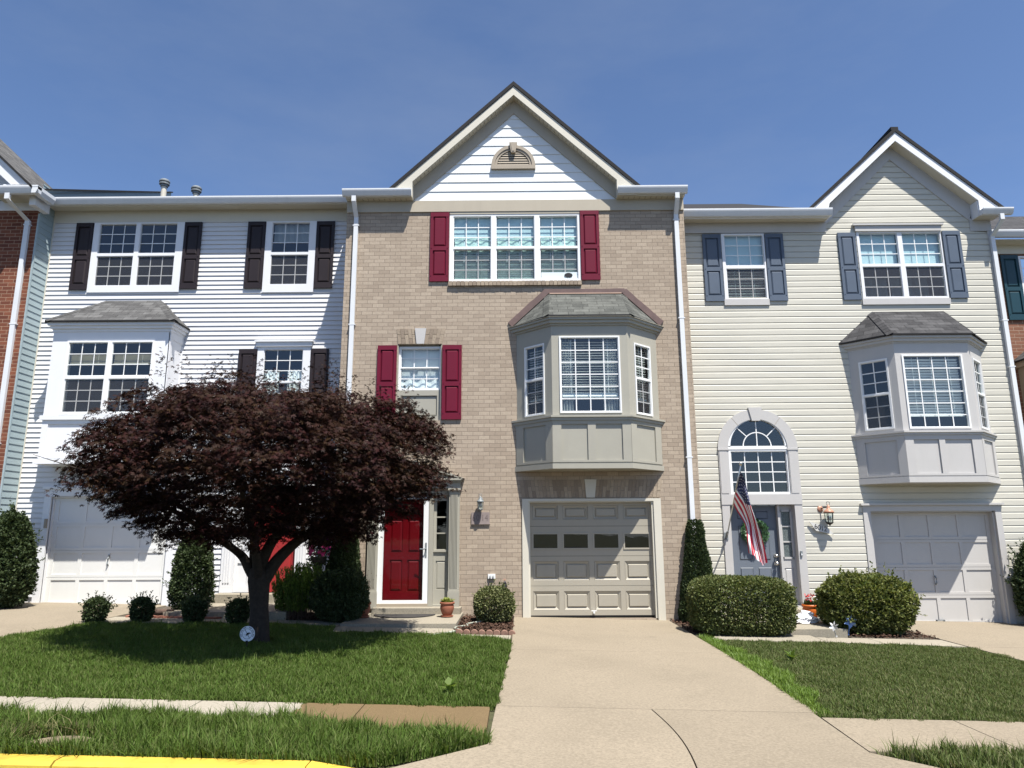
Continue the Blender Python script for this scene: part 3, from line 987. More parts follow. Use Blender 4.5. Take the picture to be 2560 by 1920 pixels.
downspout(H, -3.34, 0.0, 0.0, 8.455, -0.25, straps=(7.88, 5.73, 3.0), xtop=-3.36)
downspout(H, 3.345, 0.0, -0.05, 8.465, -0.25, straps=(7.95, 5.82, 3.0))
# gable vent
gv = MB()
def half_ring(mb, cx, cz, r0, r1, y0, y1, n=22, mi=0):
    for i in range(n):
        a, b = math.pi * i / n, math.pi * (i + 1) / n
        q = [(cx + r0 * math.cos(a), cz + r0 * math.sin(a)), (cx + r1 * math.cos(a), cz + r1 * math.sin(a)), (cx + r1 * math.cos(b), cz + r1 * math.sin(b)), (cx + r0 * math.cos(b), cz + r0 * math.sin(b))]
        mb.pxz(q, y0, y1, mi)
half_ring(gv, -0.045, 9.225, 0.395, 0.465, -0.062, 0.0)
half_ring(gv, -0.045, 9.225, 0.345, 0.393, -0.045, 0.0)
gv.box(-0.515, 0.425, -0.075, 0.0, 9.135, 9.222)
gv.pxz([(-0.13, 9.735), (-0.09, 9.50), (0.0, 9.50), (0.04, 9.735)], -0.10, -0.01)
gv.pxz([(-0.10, 9.715), (-0.072, 9.53), (-0.018, 9.53), (0.01, 9.715)], -0.108, -0.10)
v = gv.build("gable_vent", M['taupe_d'], H)
lv = MB()
for i in range(6):
    z = 9.235 + i * 0.055; hw = math.sqrt(max(0.0, 0.345 ** 2 - (z - 9.225) ** 2)) - 0.004
    lv.pyz([(-0.035, z - 0.008), (-0.035, z + 0.006), (-0.012, z + 0.044), (-0.012, z + 0.034)], -0.045 - hw, -0.045 + hw)
lv.build("louvre", M['taupe_d'], v)
bk = MB(); half = [(-0.045 + 0.35 * math.cos(a), 9.225 + 0.35 * math.sin(a)) for a in np.linspace(0, math.pi, 20)]
bk.pxz(half, -0.009, -0.004); bk.build("backing", M['black'], v)
# triple window
gl = []
for a, b in ((-1.295, -0.53), (-0.405, 0.375), (0.505, 1.275)):
    gl += [(a, b, 7.415, 8.075, 3, 3), (a + .005, b - .005, 6.70, 7.345, 3, 3, True)]
w = window(H, (-1.385, 1.335, 6.64, 8.13), 0.035, gl, 'vinyl', proud=0.045, gmat='glass_hi', bar=0.019)
for a, b in ((-1.30, -0.52), (-0.41, 0.38), (0.50, 1.28)):
    sheet(w, "shade", a, b, 7.62, 8.1, 0.095, 'shade_blue')
    curtain(w, a + 0.02, b - 0.02, 7.28, 7.66, 0.09, 'green_cloth', folds=3, amp=0.012)
    blind(w, a + 0.02, b - 0.02, 6.72, 7.30, 0.10, mat='green_cloth', pitch=0.05, tilt=78)
    bars = MB()
    for q in (0.28, 0.62): bars.box(a + (b - a) * q - .01, a + (b - a) * q + .01, 0.070, 0.076, 7.1, 7.66)
    bars.box(a, b, 0.070, 0.076, 7.56, 7.58); bars.build("shutter_rail", M['blind'], w)
ac = MB(); ac.box(0.52, 1.27, 0.028, 0.036, 6.70, 6.845)
ac = ac.build("window_panel", M['shade_blue'], w)
vh = MB(); vh.lathe((0, 0, 0), [(0.001, 0), (0.085, 0.0), (0.085, 0.01)], 20, sy=0.6); vh.xf = lambda p: (1.08 + p[0], 0.026 - p[2], 6.775 + p[1])
vh.build("vent_hole", M['black'], ac)
hd = MB(); hd.box(-1.385, 1.335, -0.02, 0.05, 8.13, 8.183); hd.build("head_trim", M['taupe'], H)
# rowlock sill
sl = MB(); n = 33
for i in range(n):
    a = -1.395 + 2.74 * i / n; b = -1.395 + 2.74 * (i + 1) / n
    sl.box(a + .004, b - .004, -0.055 + random.uniform(-.004, .004), 0.06, 6.545, 6.638 + random.uniform(-.003, .003))
sl.build("brick_sill", M['brick_i'], H)
shutter(H, -1.785, -1.395, 6.645, 8.165, 0.0, 'burg'); shutter(H, 1.345, 1.735, 6.655, 8.185, 0.0, 'burg')
# small window over a panel
ra = MB(); ra.plate(smw[0], smw[1], smw[2], smw[3], 0.001, 0.13, [], edges=False)
w = window(H, (-2.385, -1.53, 4.385, 5.285), 0.10, [(-2.335, -1.565, 4.865, 5.235, 3, 2), (-2.335, -1.565, 4.43, 4.825, 3, 2)], 'vinyl', proud=0.03, bar=0.019)
blind(w, -2.34, -1.56, 4.45, 5.24, 0.20, mat='blind', pitch=0.024, tilt=80)
curtain(w, -2.34, -1.56, 4.41, 4.70, 0.165, 'blind', folds=3, amp=0.012)
pn = MB(); pn.plate(-2.40, -1.515, 3.765, 4.385, 0.065, 0.14, [(-2.30, -1.60, 3.86, 4.275)]); pn.raised(-2.30, -1.60, 3.86, 4.275, 0.105, 0.09, 0.012, 0.03)
pn.build("apron_panel", M['bay_grey'], H)
jb = MB()
jb.box(-2.386, -1.529, 0.09, 0.13, 5.287, 5.316); jb.box(-2.400, -2.386, 0.004, 0.13, 3.765, 5.316); jb.box(-1.529, -1.515, 0.004, 0.13, 3.765, 5.316)
jb.build("jamb", M['bay_grey'], H)
shutter(H, -2.80, -2.415, 3.775, 5.29, 0.0, 'burg'); shutter(H, -1.495, -1.105, 3.775, 5.29, 0.0, 'burg')
# jack arches with keystones
def jack_arch(x0t, x1t, x0b, x1b, z0, z1, k0t, k1t, k0b, k1b, n, name="brick_arch"):
    a = MB(); b = MB(); rnd = random.Random(3)
    b.pxz([(x0t, z1), (x0b, z0), (x1b, z0), (x1t, z1)], -0.003, 0.02)
    def side(ta, tb, ba, bb, m):
        for i in range(m):
            u0, u1 = i / m, (i + 1) / m
            t0, t1 = ta + (tb - ta) * u0 + .003, ta + (tb - ta) * u1 - .003
            c0, c1 = ba + (bb - ba) * u0 + .003, ba + (bb - ba) * u1 - .003
            q = 0.38 if i % 2 else 0.62
            zm = z0 + (z1 - z0) * q; m0, m1 = c0 + (t0 - c0) * q, c1 + (t1 - c1) * q
            d1, d2 = -0.010 + rnd.uniform(-.003, .003), -0.010 + rnd.uniform(-.003, .003)
            A_ = a
            A_.pxz([(c0, z0 + .003), (c1, z0 + .003), (m1, zm - .004), (m0, zm - .004)], d1, 0.01)
            a.pxz([(m0, zm + .004), (m1, zm + .004), (t1, z1 - .003), (t0, z1 - .003)], d2, 0.01)
    side(x0t, k0t, x0b, k0b, n); o = a.build(name, M['brick_i'], H); b.build("mortar_bed", M['mortar'], o)
    a = MB(); side(k1t, x1t, k1b, x1b, n); a.build(name, M['brick_i'], H)
    kk = MB(); kk.pxz([(k0t, z1 + .002), (k0b, z0), (k1b, z0), (k1t, z1 + .002)], -0.035, 0.0)
    kk.build("keystone", M['trim_grey'] if z1 > 4 else M['cream_trim'], H)
jack_arch(-2.435, -1.44, -2.40, -1.51, 5.322, 5.645, -2.06, -1.83, -2.02, -1.87, 5)
jack_arch(0.04, 2.80, 0.09, 2.745, 2.235, 2.58, 1.30, 1.53, 1.325, 1.49, 18)
# ---- entrance
pm = MB()
for xa, xb in ((-2.86, -2.665), (-1.315, -1.115)):
    zb0 = 0.205
    pm.box(xa - .01, xb + .01, -0.115, 0.0, zb0, 0.49); pm.box(xa - .006, xb + .006, -0.11, 0.0, 0.49, 0.515)
    pm.box(xa, xb, -0.075, 0.0, 0.515, 2.36)
    nf = 6; fw = (xb - xa - 0.05) / nf
    for i in range(nf):
        x = xa + 0.025 + i * fw
        pm.box(x + 0.005, x + fw - 0.006, -0.092, -0.075, 0.56, 2.30)
    pm.box(xa, xb, -0.092, -0.076, 0.515, 0.555); pm.box(xa, xb, -0.092, -0.076, 2.305, 2.36)
    pm.box(xa - .012, xb + .012, -0.11, 0.0, 2.36, 2.385); pm.box(xa - .02, xb + .02, -0.125, 0.0, 2.385, 2.425)
pm.box(-2.87, -1.105, -0.10, 0.0, 2.425, 2.55)
pm.box(-2.90, -1.075, -0.15, 0.0, 2.55, 2.575); pm.box(-2.93, -1.045, -0.18, 0.0, 2.575, 2.61)
pm.pxz([(-2.90, 2.611), (-1.075, 2.611), (-1.987, 2.90)], -0.08, 0.0)
pm.pxz([(-2.95, 2.611), (-2.86, 2.611), (-1.987, 2.885), (-1.987, 2.96)], -0.17, 0.0)
pm.pxz([(-1.025, 2.611), (-1.115, 2.611), (-1.987, 2.885), (-1.987, 2.96)], -0.172, 0.0)
pm.build("door_surround", M['bay_grey'], H)
sd = MB()                                     # sidelight panel and jambs
sd.box(-1.70, -1.615, -0.045, 0.10, 0.235, 2.42)
sd.plate(-1.615, -1.30, 0.235, 2.42, 0.05, 0.11, [(-1.565, -1.375, 1.275, 2.19), (-1.57, -1.37, 0.53, 1.06)])
sd.raised(-1.57, -1.37, 0.53, 1.06, 0.066, 0.056, 0.012, 0.035)
sd.box(-1.615, -1.30, 0.02, 0.06, 1.225, 1.262); sd.box(-1.635, -1.30, 0.0, 0.10, 0.20, 0.262)
sd.box(-1.300, -1.285, 0.003, 0.10, 0.235, 2.42)
sd.box(-2.70, -1.285, 0.0, 0.10, 2.30, 2.42)
si = sd.build("sidelight", M['bay_grey'], H)
pp = MB(); pp.face([(-1.565, 0.075, 1.275), (-1.375, 0.075, 1.275), (-1.375, 0.075, 2.19), (-1.565, 0.075, 2.19)]); pp.build("pane", M['glass'], si, fix=False)
gb = MB()
for z in (1.575, 1.88): gb.box(-1.565, -1.375, 0.058, 0.070, z - .012, z + .012)
gb.build("grille", M['bay_grey'], si)
dr = MB()
dx0, dx1 = -2.60, -1.745
hs = [(dx0 + .14, dx0 + .38, 0.50, 1.08), (dx1 - .38, dx1 - .14, 0.50, 1.08), (dx0 + .14, dx0 + .38, 1.22, 1.84), (dx1 - .38, dx1 - .14, 1.22, 1.84), (dx0 + .14, dx0 + .38, 1.95, 2.16), (dx1 - .38, dx1 - .14, 1.95, 2.16)]
dr.plate(dx0, dx1, 0.25, 2.29, 0.105, 0.15, hs)
for h in hs: dr.raised(*h, 0.125, 0.108, 0.014, 0.045)
do = dr.build("front_door", M['door_red'], H)
stm = MB()
stm.plate(-2.665, -1.70, 0.285, 2.30, -0.03, 0.0, [(-2.565, -1.805, 0.345, 2.22)])
stm.box(-2.70, -2.667, -0.05, 0.10, 0.235, 2.30)
so = stm.build("storm_door", M['vinyl'], H)
pp = MB(); pp.face([(-2.565, -0.012, 0.345), (-1.805, -0.012, 0.345), (-1.805, -0.012, 2.22), (-2.565, -0.012, 2.22)]); pp.build("pane", M['glass_door'], so, fix=False)
hn = MB(); hn.box(-1.765, -1.735, -0.042, -0.03, 1.14, 1.40)
hn.tube([(-1.75, -0.04, 1.29), (-1.75, -0.085, 1.29), (-1.80, -0.09, 1.28), (-1.86, -0.085, 1.285)], 0.011, 8)
hn.build("handle", M['pewter'], so)
th = MB(); th.box(-2.665, -1.70, -0.06, 0.09, 0.232, 0.283); th.build("threshold", M['taupe_d'], H)
ob = MB(); ob.box(-0.57, -0.43, -0.03, 0.0, 0.73, 0.815)
oo = ob.build("outlet_box", M['vinyl'], H)
sk = MB()
for x in (-0.525, -0.47): sk.tube([(x, -0.03, 0.775), (x, -0.06, 0.765), (x, -0.07, 0.745)], 0.016, 8)
sk.build("socket_cover", M['pewter'], oo)
# ---- garage
gt = MB()
gt.box(0.085, 0.205, -0.03, 0.06, -0.03, 2.215); gt.box(2.615, 2.755, -0.03, 0.06, -0.06, 2.215); gt.box(0.205, 2.615, -0.03, 0.06, 2.165, 2.215)
gt.box(0.205, 0.235, 0.0, 0.12, -0.02, 2.165); gt.box(2.575, 2.615, 0.0, 0.12, -0.02, 2.165); gt.box(0.235, 2.575, 0.0, 0.12, 2.145, 2.165)
gt.build("garage_trim", M['cream_trim'], H)
gd = MB(); X0, X1, yd = 0.23, 2.585, 0.10
zr = [0.045, 0.585, 1.135, 1.695, 2.165]
panes = []
for r_ in range(4):
    a, b = zr[r_] + .003, zr[r_ + 1] - .003
    hs = []
    for c in range(4):
        x = X0 + 0.055 + c * 0.585
        if r_ == 2: hs.append((x + .015, x + .475, 1.285, 1.545))
        else: hs.append((x, x + 0.49, a + 0.075 + (0.02 if r_ != 3 else .05), b - 0.095 + (0.02 if r_ == 3 else 0)))
    gd.plate(X0, X1, a, b, yd, yd + 0.006, [h for h in hs] if r_ != 2 else hs)
    for h in hs:
        if r_ == 2:
            panes.append(h)
            gd.plate(h[0] - .03, h[1] + .03, h[2] - .03, h[3] + .03, yd - 0.012, yd, [h])
        if r_ != 2:
            c_ = (h[0] + .004, h[1] - .004, h[2] + .004, h[3] - .004)
            q1 = [(c_[0], c_[2]), (c_[1], c_[2]), (c_[1], c_[3]), (c_[0], c_[3])]; e_ = .050
            q2 = [(c_[0] + e_, c_[2] + e_), (c_[1] - e_, c_[2] + e_), (c_[1] - e_, c_[3] - e_), (c_[0] + e_, c_[3] - e_)]
            for i_ in range(4):
                k_ = (i_ + 1) % 4
                gd.face([(q1[i_][0], yd + .004, q1[i_][1]), (q1[k_][0], yd + .004, q1[k_][1]), (q2[k_][0], yd + .030, q2[k_][1]), (q2[i_][0], yd + .030, q2[i_][1])])
            gd.raised(c_[0] + e_, c_[1] - e_, c_[2] + e_, c_[3] - e_, yd + 0.030, yd + 0.004, 0.0, 0.016)
gd.box(X0, X1, yd + 0.035, yd + 0.05, 0.05, 1.13); gd.box(X0, X1, yd + 0.035, yd + 0.05, 1.70, 2.16)
go = gd.build("garage_door", M['g_taupe'], H)
pp = MB()
for h in panes: pp.face([(h[0], yd + .004, h[2]), (h[1], yd + .004, h[2]), (h[1], yd + .004, h[3]), (h[0], yd + .004, h[3])])
pp.build("pane", M['glass'], go, fix=False)
bs = MB(); bs.box(X0, X1, yd + 0.005, yd + 0.03, 0.022, 0.047); bs.build("bottom_seal", M['black'], go)
hn = MB(); hn.box(1.375, 1.475, yd - 0.05, yd - 0.035, 0.125, 0.14); hn.box(1.41, 1.44, yd - 0.05, yd - 0.002, 0.085, 0.128)
hn.build("handle", M['vinyl'], go)
# ---- bay
YF = -0.65
P4 = lambda e: bay_poly(0.0, 0.67, 2.13, 2.81, 0.0, YF, e)
by = MB()
by.pxy(P4(0.0), 2.86, 3.62)                        # skirt body
by.pxy(P4(0.035), 2.74, 2.835)
by.pxy(P4(0.012), 2.835, 2.86)
by.pxy(P4(0.03), 3.60, 3.645); by.pxy(P4(0.055), 3.645, 3.70); by.pxy(P4(0.085), 3.70, 3.735)
cn = MB(); cn.pxy(P4(0.03), 5.50, 5.54); cn.pxy(P4(0.075), 5.54, 5.60); cn.pxy(P4(0.11), 5.60, 5.645)
fp = MB()
fp.plate(0.665, 2.135, 2.86, 3.60, YF - 0.028, YF - 0.001, [(0.83, 1.325, 2.90, 3.575), (1.475, 1.975, 2.90, 3.575)])
lx, ll = angled(0.0, 0.0, 0.67, YF); rx, rl = angled(2.13, YF, 2.81, 0.0)
sp = MB(lx); sp.plate(0.0, ll + .01, 2.86, 3.60, -0.028, -0.001, [(0.19, ll - 0.16, 2.90, 3.575)])
sq = MB(rx); sq.plate(-0.01, rl, 2.86, 3.60, -0.028, -0.001, [(0.16, rl - 0.19, 2.90, 3.575)])
bo = by.build("bay", M['bay_grey'], H)
cn.build("cornice", M['bay_grey'], bo); fp.build("panel_frame", M['bay_grey'], bo); sp.build("panel_frame", M['bay_grey'], bo); sq.build("panel_frame", M['bay_grey'], bo)
up = MB(); up.plate(0.67, 2.13, 3.735, 5.50, YF, YF + 0.06, [(0.83, 1.965, 3.80, 5.27)])
up.build("bay_front", M['bay_grey'], bo)
sw = (0.24, 0.735)
up = MB(lx); up.plate(0, ll, 3.735, 5.50, 0, 0.06, [(sw[0], sw[1], 3.80, 5.17)]); up.build("bay_side", M['bay_grey'], bo)
up = MB(rx); up.plate(0, rl, 3.735, 5.50, 0, 0.06, [(rl - sw[1], rl - sw[0], 3.80, 5.17)]); up.build("bay_side", M['bay_grey'], bo)
w = window(H, (0.815, 1.98, 3.785, 5.285), YF, [(0.855, 1.94, 3.825, 5.245, 4, 6)], 'vinyl', proud=0.02, bar=0.02)
blind(w, 0.86, 1.93, 4.16, 5.24, YF + 0.09, pitch=0.052, tilt=12, cords=3)
curtain(w, 0.86, 1.08, 3.8, 5.25, YF + 0.14, 'sheer', folds=4); curtain(w, 1.66, 1.94, 3.8, 5.25, YF + 0.14, 'sheer', folds=5)
rlb = MB(); rlb.tube([(0.87, YF + .09, 4.12), (1.93, YF + .09, 4.12)], 0.03, 10); rlb.build("rolled_blind", M['blind'], w)
for xf, a, b in ((lx, sw[0], sw[1]), (rx, rl - sw[1], rl - sw[0])):
    w = window(H, (a - 0.012, b + 0.012, 3.785, 5.185), 0.0, [(a + .025, b - .025, 4.52, 5.145, 2, 3), (a + .035, b - .035, 3.825, 4.46, 2, 3, True)], 'vinyl', proud=0.02, xf=xf, bar=0.02)
    blind(w, a + .03, b - .03, 4.1, 5.14, 0.10, pitch=0.05, tilt=15, xf=xf, cords=1)
bay_roof(H, [(-0.075, 0.0), (0.614, YF - .135), (2.186, YF - .135), (2.885, 0.0)], [(0.68, -0.01), (2.15, -0.01)], 'shing', 5.68, 6.36)
us = MB(); us.pxy(P4(0.135), 5.646, 5.654); us.build("bay_eave", M['bay_grey'], bo)
fl = MB()
def strip(mb, a, b, wd, y, th=0.012, n=10):
    """a ragged band of flashing laid on the wall from a to b (x, z)"""
    d_ = Vector((b[0] - a[0], b[1] - a[1])); ln = d_.length; d_.normalize(); nn = Vector((-d_.y, d_.x))
    out = []
    for i in range(n + 1):
        out.append((a[0] + d_.x * ln * i / n + nn.x * wd * (1 + random.uniform(-.06, .06)), a[1] + d_.y * ln * i / n + nn.y * wd * (1 + random.uniform(-.06, .06))))
    mb.pxz([a, b] + out[::-1], y - th, y)
strip(fl, (-0.09, 5.665), (0.672, 6.375), 0.125, 0.0, .03)
strip(fl, (2.158, 6.375), (2.90, 5.665), 0.125, 0.0, .03)
strip(fl, (0.60, 6.375), (2.22, 6.375), 0.09, -0.001, .03)
fo = fl.build("flashing", M['flash'], H)
cl_ = MB(); cl_.box(0.68, 2.15, -0.045, -0.030, 6.352, 6.374); cl_.build("copper_edge", M['copper_line'], fo)
adopt(H)
# ================================================================== WHITE TOWNHOUSE (left)
H = thing("white_townhouse", "white clapboard townhouse with dark brown shutters and a square white bay above its garage", "house", (-6.9, 0.85, 0.17))
W = 0.85
XL, XR = -10.33, -3.55
winA = (-9.385, -7.365, 6.755, 8.385); winB = (-5.545, -4.425, 6.73, 8.385); winC = (-5.545, -4.405, 4.0, 5.505)
gar = (-9.60, -7.13, 0.15, 2.35); dor = (-5.72, -4.50, 0.40, 2.65)
bayr = (-9.59, -7.17, 3.05, 5.9)
cut = lambda r, k=0.04: (r[0] + k, r[1] - k, r[2] + k, r[3] - k)
s = MB()
siding(s, W, 0.36, 8.40, lambda z: XL, lambda z: XR, [cut(winA), cut(winB), cut(winC), gar, dor, bayr], 0.1042, 0.022)
s.build("wall", M['sid_white'], H, fix=False)
bk = MB(); bk.plate(XL, XR, -0.2, 8.7, W + 0.012, W + 0.05, [cut(winA), cut(winB), cut(winC), gar, dor, bayr], edges=False)
bk.build("wall_sheathing", M['sid_white'], H)
interior(H, XL + .1, XR - .1, W + .3, W + 4, 0, 8.7, (2.9, 6.0, 8.75))
t = MB()
t.plate(XL, XR - .004, 8.395, 8.69, W - 0.022, W + 0.01)
t.box(XL, XL + 0.035, W - 0.030, W, 0.36, 8.395)
t.build("frieze_board", M['cream_trim'], H)
so = MB(); so.box(XL, XR - .01, W - 0.32, W, 8.675, 8.69); so.box(XL, XR - .01, W - 0.335, W - 0.315, 8.64, 8.79); so.build("soffit", M['cream_trim'], H)
gutter(H, XL + .09, XR - 0.07, W - 0.335, 8.655, 8.80)
rf = MB(); rf.pyz([(W - .36, 8.80), (W - .36, 8.76), (W + 5, 11.15), (W + 5, 11.19)], XL + 0.15, XR); rf.build("roof", M['roof_dark'], H)
for x in (-9.36, -8.49):
    z0 = 9.9
    p = MB(); zt = 10.66 if x < -9 else 10.45
    p.lathe((x, 3.5, 0), [(0.07, z0), (0.07, zt)], 14)
    po = p.build("vent_pipe", M['cream_trim'], H, smooth=False)
    c = MB(); c.lathe((x, 3.5, 0), [(0.075, zt - .03), (0.095, zt - .03), (0.095, zt + .02), (0.13, zt + .03), (0.13, zt + 0.07), (0.10, zt + 0.075), (0.10, zt + .10), (0.135, zt + .10), (0.135, zt + .13), (0.10, zt + .17), (0.03, zt + .18)], 16)
    c.build("pipe_cap", M['pewter'], po)
def up_lo(a, b, zt0, zt1, zb0, zb1):
    return [(a, b, zt0, zt1, 3, 3), (a + .004, b - .004, zb0, zb1, 3, 3, True)]
w = window(H, winA, W - .012, up_lo(-9.245, -8.455, 7.67, 8.345, 6.92, 7.585) + up_lo(-8.335, -7.54, 7.67, 8.345, 6.92, 7.585), 'white', proud=0.028)
w = window(H, winB, W - .012, up_lo(-5.395, -4.585, 7.665, 8.345, 6.92, 7.585), 'white', proud=0.028)
curtain(w, -5.40, -4.58, 7.95, 8.36, W + .10, 'sheer', folds=6, amp=0.01)
w = window(H, winC, W - .012, up_lo(-5.395, -4.58, 4.76, 5.43, 4.08, 4.70), 'white', proud=0.028)
curtain(w, -5.41, -5.10, 4.05, 5.02, W + .10, 'blind', folds=4, amp=0.015); curtain(w, -4.92, -4.57, 4.05, 5.02, W + .10, 'blind', folds=4, amp=0.015)
hd = MB(); hd.box(-5.575, -4.375, W - .075, W - .02, 5.505, 5.60); hd.box(-5.60, -4.35, W - .11, W - .02, 5.60, 5.635); hd.build("window_head", M['white'], H)
for a, b, c, d in ((-9.775, -9.395, 6.815, 8.375), (-7.355, -6.975, 6.82, 8.375), (-5.945, -5.555, 6.82, 8.375), (-4.415, -4.02, 6.815, 8.37), (-5.94, -5.555, 3.9, 5.445), (-4.395, -4.015, 3.9, 5.445)):
    shutter(H, a, b, c, d, W - 0.0215, 'blackish')
# square bay
Y0 = W - 0.6
b = MB()
b.plate(-9.60, -7.165, 3.92, 5.72, Y0, Y0 + .08, [(-9.26, -7.505, 4.0, 5.47)])
b.box(-9.60, -9.58, Y0 + 0.002, W, 3.92, 5.72)
b.box(-9.59, -7.175, Y0 + 0.01, W, 3.08, 3.92)
b.box(-9.64, -7.125, Y0 - .05, W, 3.855, 3.945); b.box(-9.655, -7.11, Y0 - .06, W, 2.965, 3.07); b.box(-9.60, -7.165, Y0 + 0.0, W, 3.07, 3.085)
b.box(-9.615, -7.15, Y0 - .02, W, 5.70, 5.76); b.box(-9.65, -7.115, Y0 - .06, W, 5.76, 5.82); b.box(-9.69, -7.075, Y0 - .10, W, 5.82, 5.885)
bo = b.build("bay", M['white'], H)
f = MB(); f.plate(-9.595, -7.17, 3.085, 3.855, Y0 - 0.016, Y0 + .01, [(-9.47, -8.45, 3.15, 3.77), (-8.33, -7.29, 3.15, 3.77)]); f.build("panel_frame", M['white'], bo)
xf, ln = angled(-7.165, Y0, -7.165, W)
f = MB(xf); f.plate(0.004, ln, 3.085, 5.70, -0.004, 0.02, [(0.10, ln - 0.05, 4.62, 5.55), (0.10, ln - 0.05, 3.98, 4.48), (0.10, ln - .05, 3.16, 3.78)]); f.box(0.0, ln, 0.012, 0.03, 3.09, 5.69); f.build("bay_side", M['white'], bo)
w = window(H, (-9.285, -7.48, 3.965, 5.505), Y0, up_lo(-9.235, -8.45, 4.775, 5.46, 4.02, 4.69) + up_lo(-8.335, -7.525, 4.775, 5.46, 4.02, 4.69), 'vinyl', proud=0.018)
for a, c in ((-9.23, -8.45), (-8.33, -7.53)):
    blind(w, a, c, 5.03, 5.22, Y0 + 0.09, mat='blind_w', pitch=0.022, tilt=30)
    sheet(w, "shade", a, c, 5.2, 5.5, Y0 + 0.13, 'shade_blue') if a < -20 else None
bay_roof(H, [(-9.72, W), (-9.72, Y0 - .15), (-7.045, Y0 - .15), (-7.045, W)], [(-8.93, W - .01), (-7.75, W - .01)], 'shing_w', 5.91, 6.57)
# garage
g = MB()
g.box(-9.74, -9.60, W - .03, W + .1, 0.15, 2.36); g.box(-7.13, -6.99, W - .03, W + .1, 0.15, 2.36); g.box(-9.74, -6.99, W - .03, W + .1, 2.36, 2.50); g.box(-9.78, -6.95, W - .065, W, 2.50, 2.555)
g.box(-9.60, -9.572, W + .03, W + .1, 0.15, 2.36); g.box(-7.158, -7.13, W + .03, W + .1, 0.15, 2.36); g.box(-9.572, -7.158, W + .03, W + .1, 2.325, 2.36)
g.build("garage_trim", M['white'], H)
do = panel_grid_door(H, -9.572, -7.158, 0.205, 2.325, W + .075, 'g_white', st=0.10, rail=0.075)
hn = MB(); hn.tube([(-8.335, W + .07, 1.13), (-8.335, W + .03, 1.10), (-8.335, W + .03, 1.00), (-8.335, W + .07, 0.97)], [0.016, 0.012, 0.012, 0.016], 8); hn.lathe((-8.335, W + .065, 1.14), [(0.0, 0), (.02, .0), (.012, .04)], 8); hn.build("handle", M['pewter'], do)
sl = MB(); sl.box(-9.57, -7.16, W + .08, W + .1, 0.172, 0.205); sl.build("bottom_seal", M['black'], do)
kb = MB(); kb.box(-9.665, -9.615, W - .065, W - .028, 1.72, 1.90); kb.build("keypad", M['taupe_d'], H)
# entrance (behind the tree)
e = MB()
e.box(-5.98, -5.72, W - .06, W + .1, 0.43, 2.55); e.box(-4.50, -4.28, W - .06, W + .1, 0.43, 2.55); e.box(-6.02, -4.24, W - .08, W + .1, 2.55, 2.80); e.box(-6.06, -4.20, W - .12, W, 2.80, 2.86)
for x in (-5.92, -5.87, -5.82, -4.45, -4.40, -4.35): e.box(x, x + .025, W - .075, W - .06, 0.62, 2.45)
e.plate(-5.72, -5.42, 0.43, 2.55, W + .0, W + .1, [(-5.67, -5.47, 0.55, 1.0), (-5.67, -5.47, 1.15, 2.4)]); e.box(-5.70, -5.44, W + .02, W + .09, 0.45, 2.5)
e.build("door_surround", M['white'], H)
dd = MB(); hs = [(-5.30, -5.02, 0.6, 1.25), (-4.88, -4.60, 0.6, 1.25), (-5.30, -5.02, 1.40, 2.1), (-4.88, -4.60, 1.40, 2.1)]
dd.plate(-5.42, -4.50, 0.43, 2.55, W + .05, W + .1, hs)
for h in hs: dd.raised(*h, W + .07, W + .055, 0.014, 0.045)
dd.build("front_door", M['door_red2'], H)
adopt(H)

# ================================================================== CREAM TOWNHOUSE (right)
H = thing("cream_townhouse", "cream siding townhouse with slate blue shutters, arched window over its door and grey bay", "house", (6.9, 0.62, -0.17))
W = 0.62
XL, XR = 3.52, 10.31
winA = (4.45, 5.38, 6.42, 7.91); winB = (7.38, 9.20, 6.41, 7.93)
dorh = (4.13, 5.68, 0.10, 3.30); gar = (7.02, 9.57, -0.30, 1.96); bayr = (6.96, 9.69, 2.55, 5.35)
cutg = lambda z: (8.29 - (9.68 - z) * (1.54 / 1.50), 8.29 + (9.68 - z) * (1.60 / 1.48))
xl = lambda z: XL if z < 7.93 else max(6.72, cutg(z)[0])
xr = lambda z: XR if z < 7.93 else min(9.87, cutg(z)[1])
arch_steps = [(4.9 - math.sqrt(max(0, .70 ** 2 - (z - 3.25) ** 2)), 4.9 + math.sqrt(max(0, .70 ** 2 - (z - 3.25) ** 2)), z, z + 0.065) for z in np.arange(3.30, 3.9, 0.065)]
holes = [cut(winA), cut(winB), dorh, gar, bayr] + arch_steps
s = MB()
siding(s, W, -0.31, 9.66, xl, xr, holes, 0.1322, 0.0155, dutch=True, breaks=(7.93, 8.2))
s.build("wall", M['sid_cream'], H, fix=False)
bk = MB(); bk.plate(XL, XR, -0.5, 7.93, W + .012, W + .05, holes, edges=False); bk.pxz([(6.7, 7.93), (9.88, 7.93), (9.88, 8.1), (8.29, 9.7), (6.72, 8.1)], W + .012, W + .05)
bk.box(XL, XL + .05, W + .05, 5, -.5, 8.2); bk.box(XR - .05, XR, W + .05, 5, -.5, 8.2)
bk.build("wall_sheathing", M['sid_cream'], H)
interior(H, XL + .1, XR - .1, W + .3, W + 4, -.4, 8.2, (2.35, 5.6, 8.2))
t = MB()
t.plate(XL + .01, 6.74, 7.93, 8.17, W - 0.03, W + .02); t.box(9.86, XR + .004, W - .03, W + .02, 7.93, 8.22)
t.pxz([(8.31, 9.97), (8.29, 9.635), (6.74, 8.10), (6.70, 8.42)], W - .034, W + .02)
t.pxz([(8.31, 9.97), (8.29, 9.635), (9.86, 8.17), (9.97, 8.50)], W - .034, W + .02)
t.box(XL, XL + .03, W - .018, W, -.3, 7.93)
t.box(10.215, XR + .012, W - .022, W + .05, -.3, 7.93)
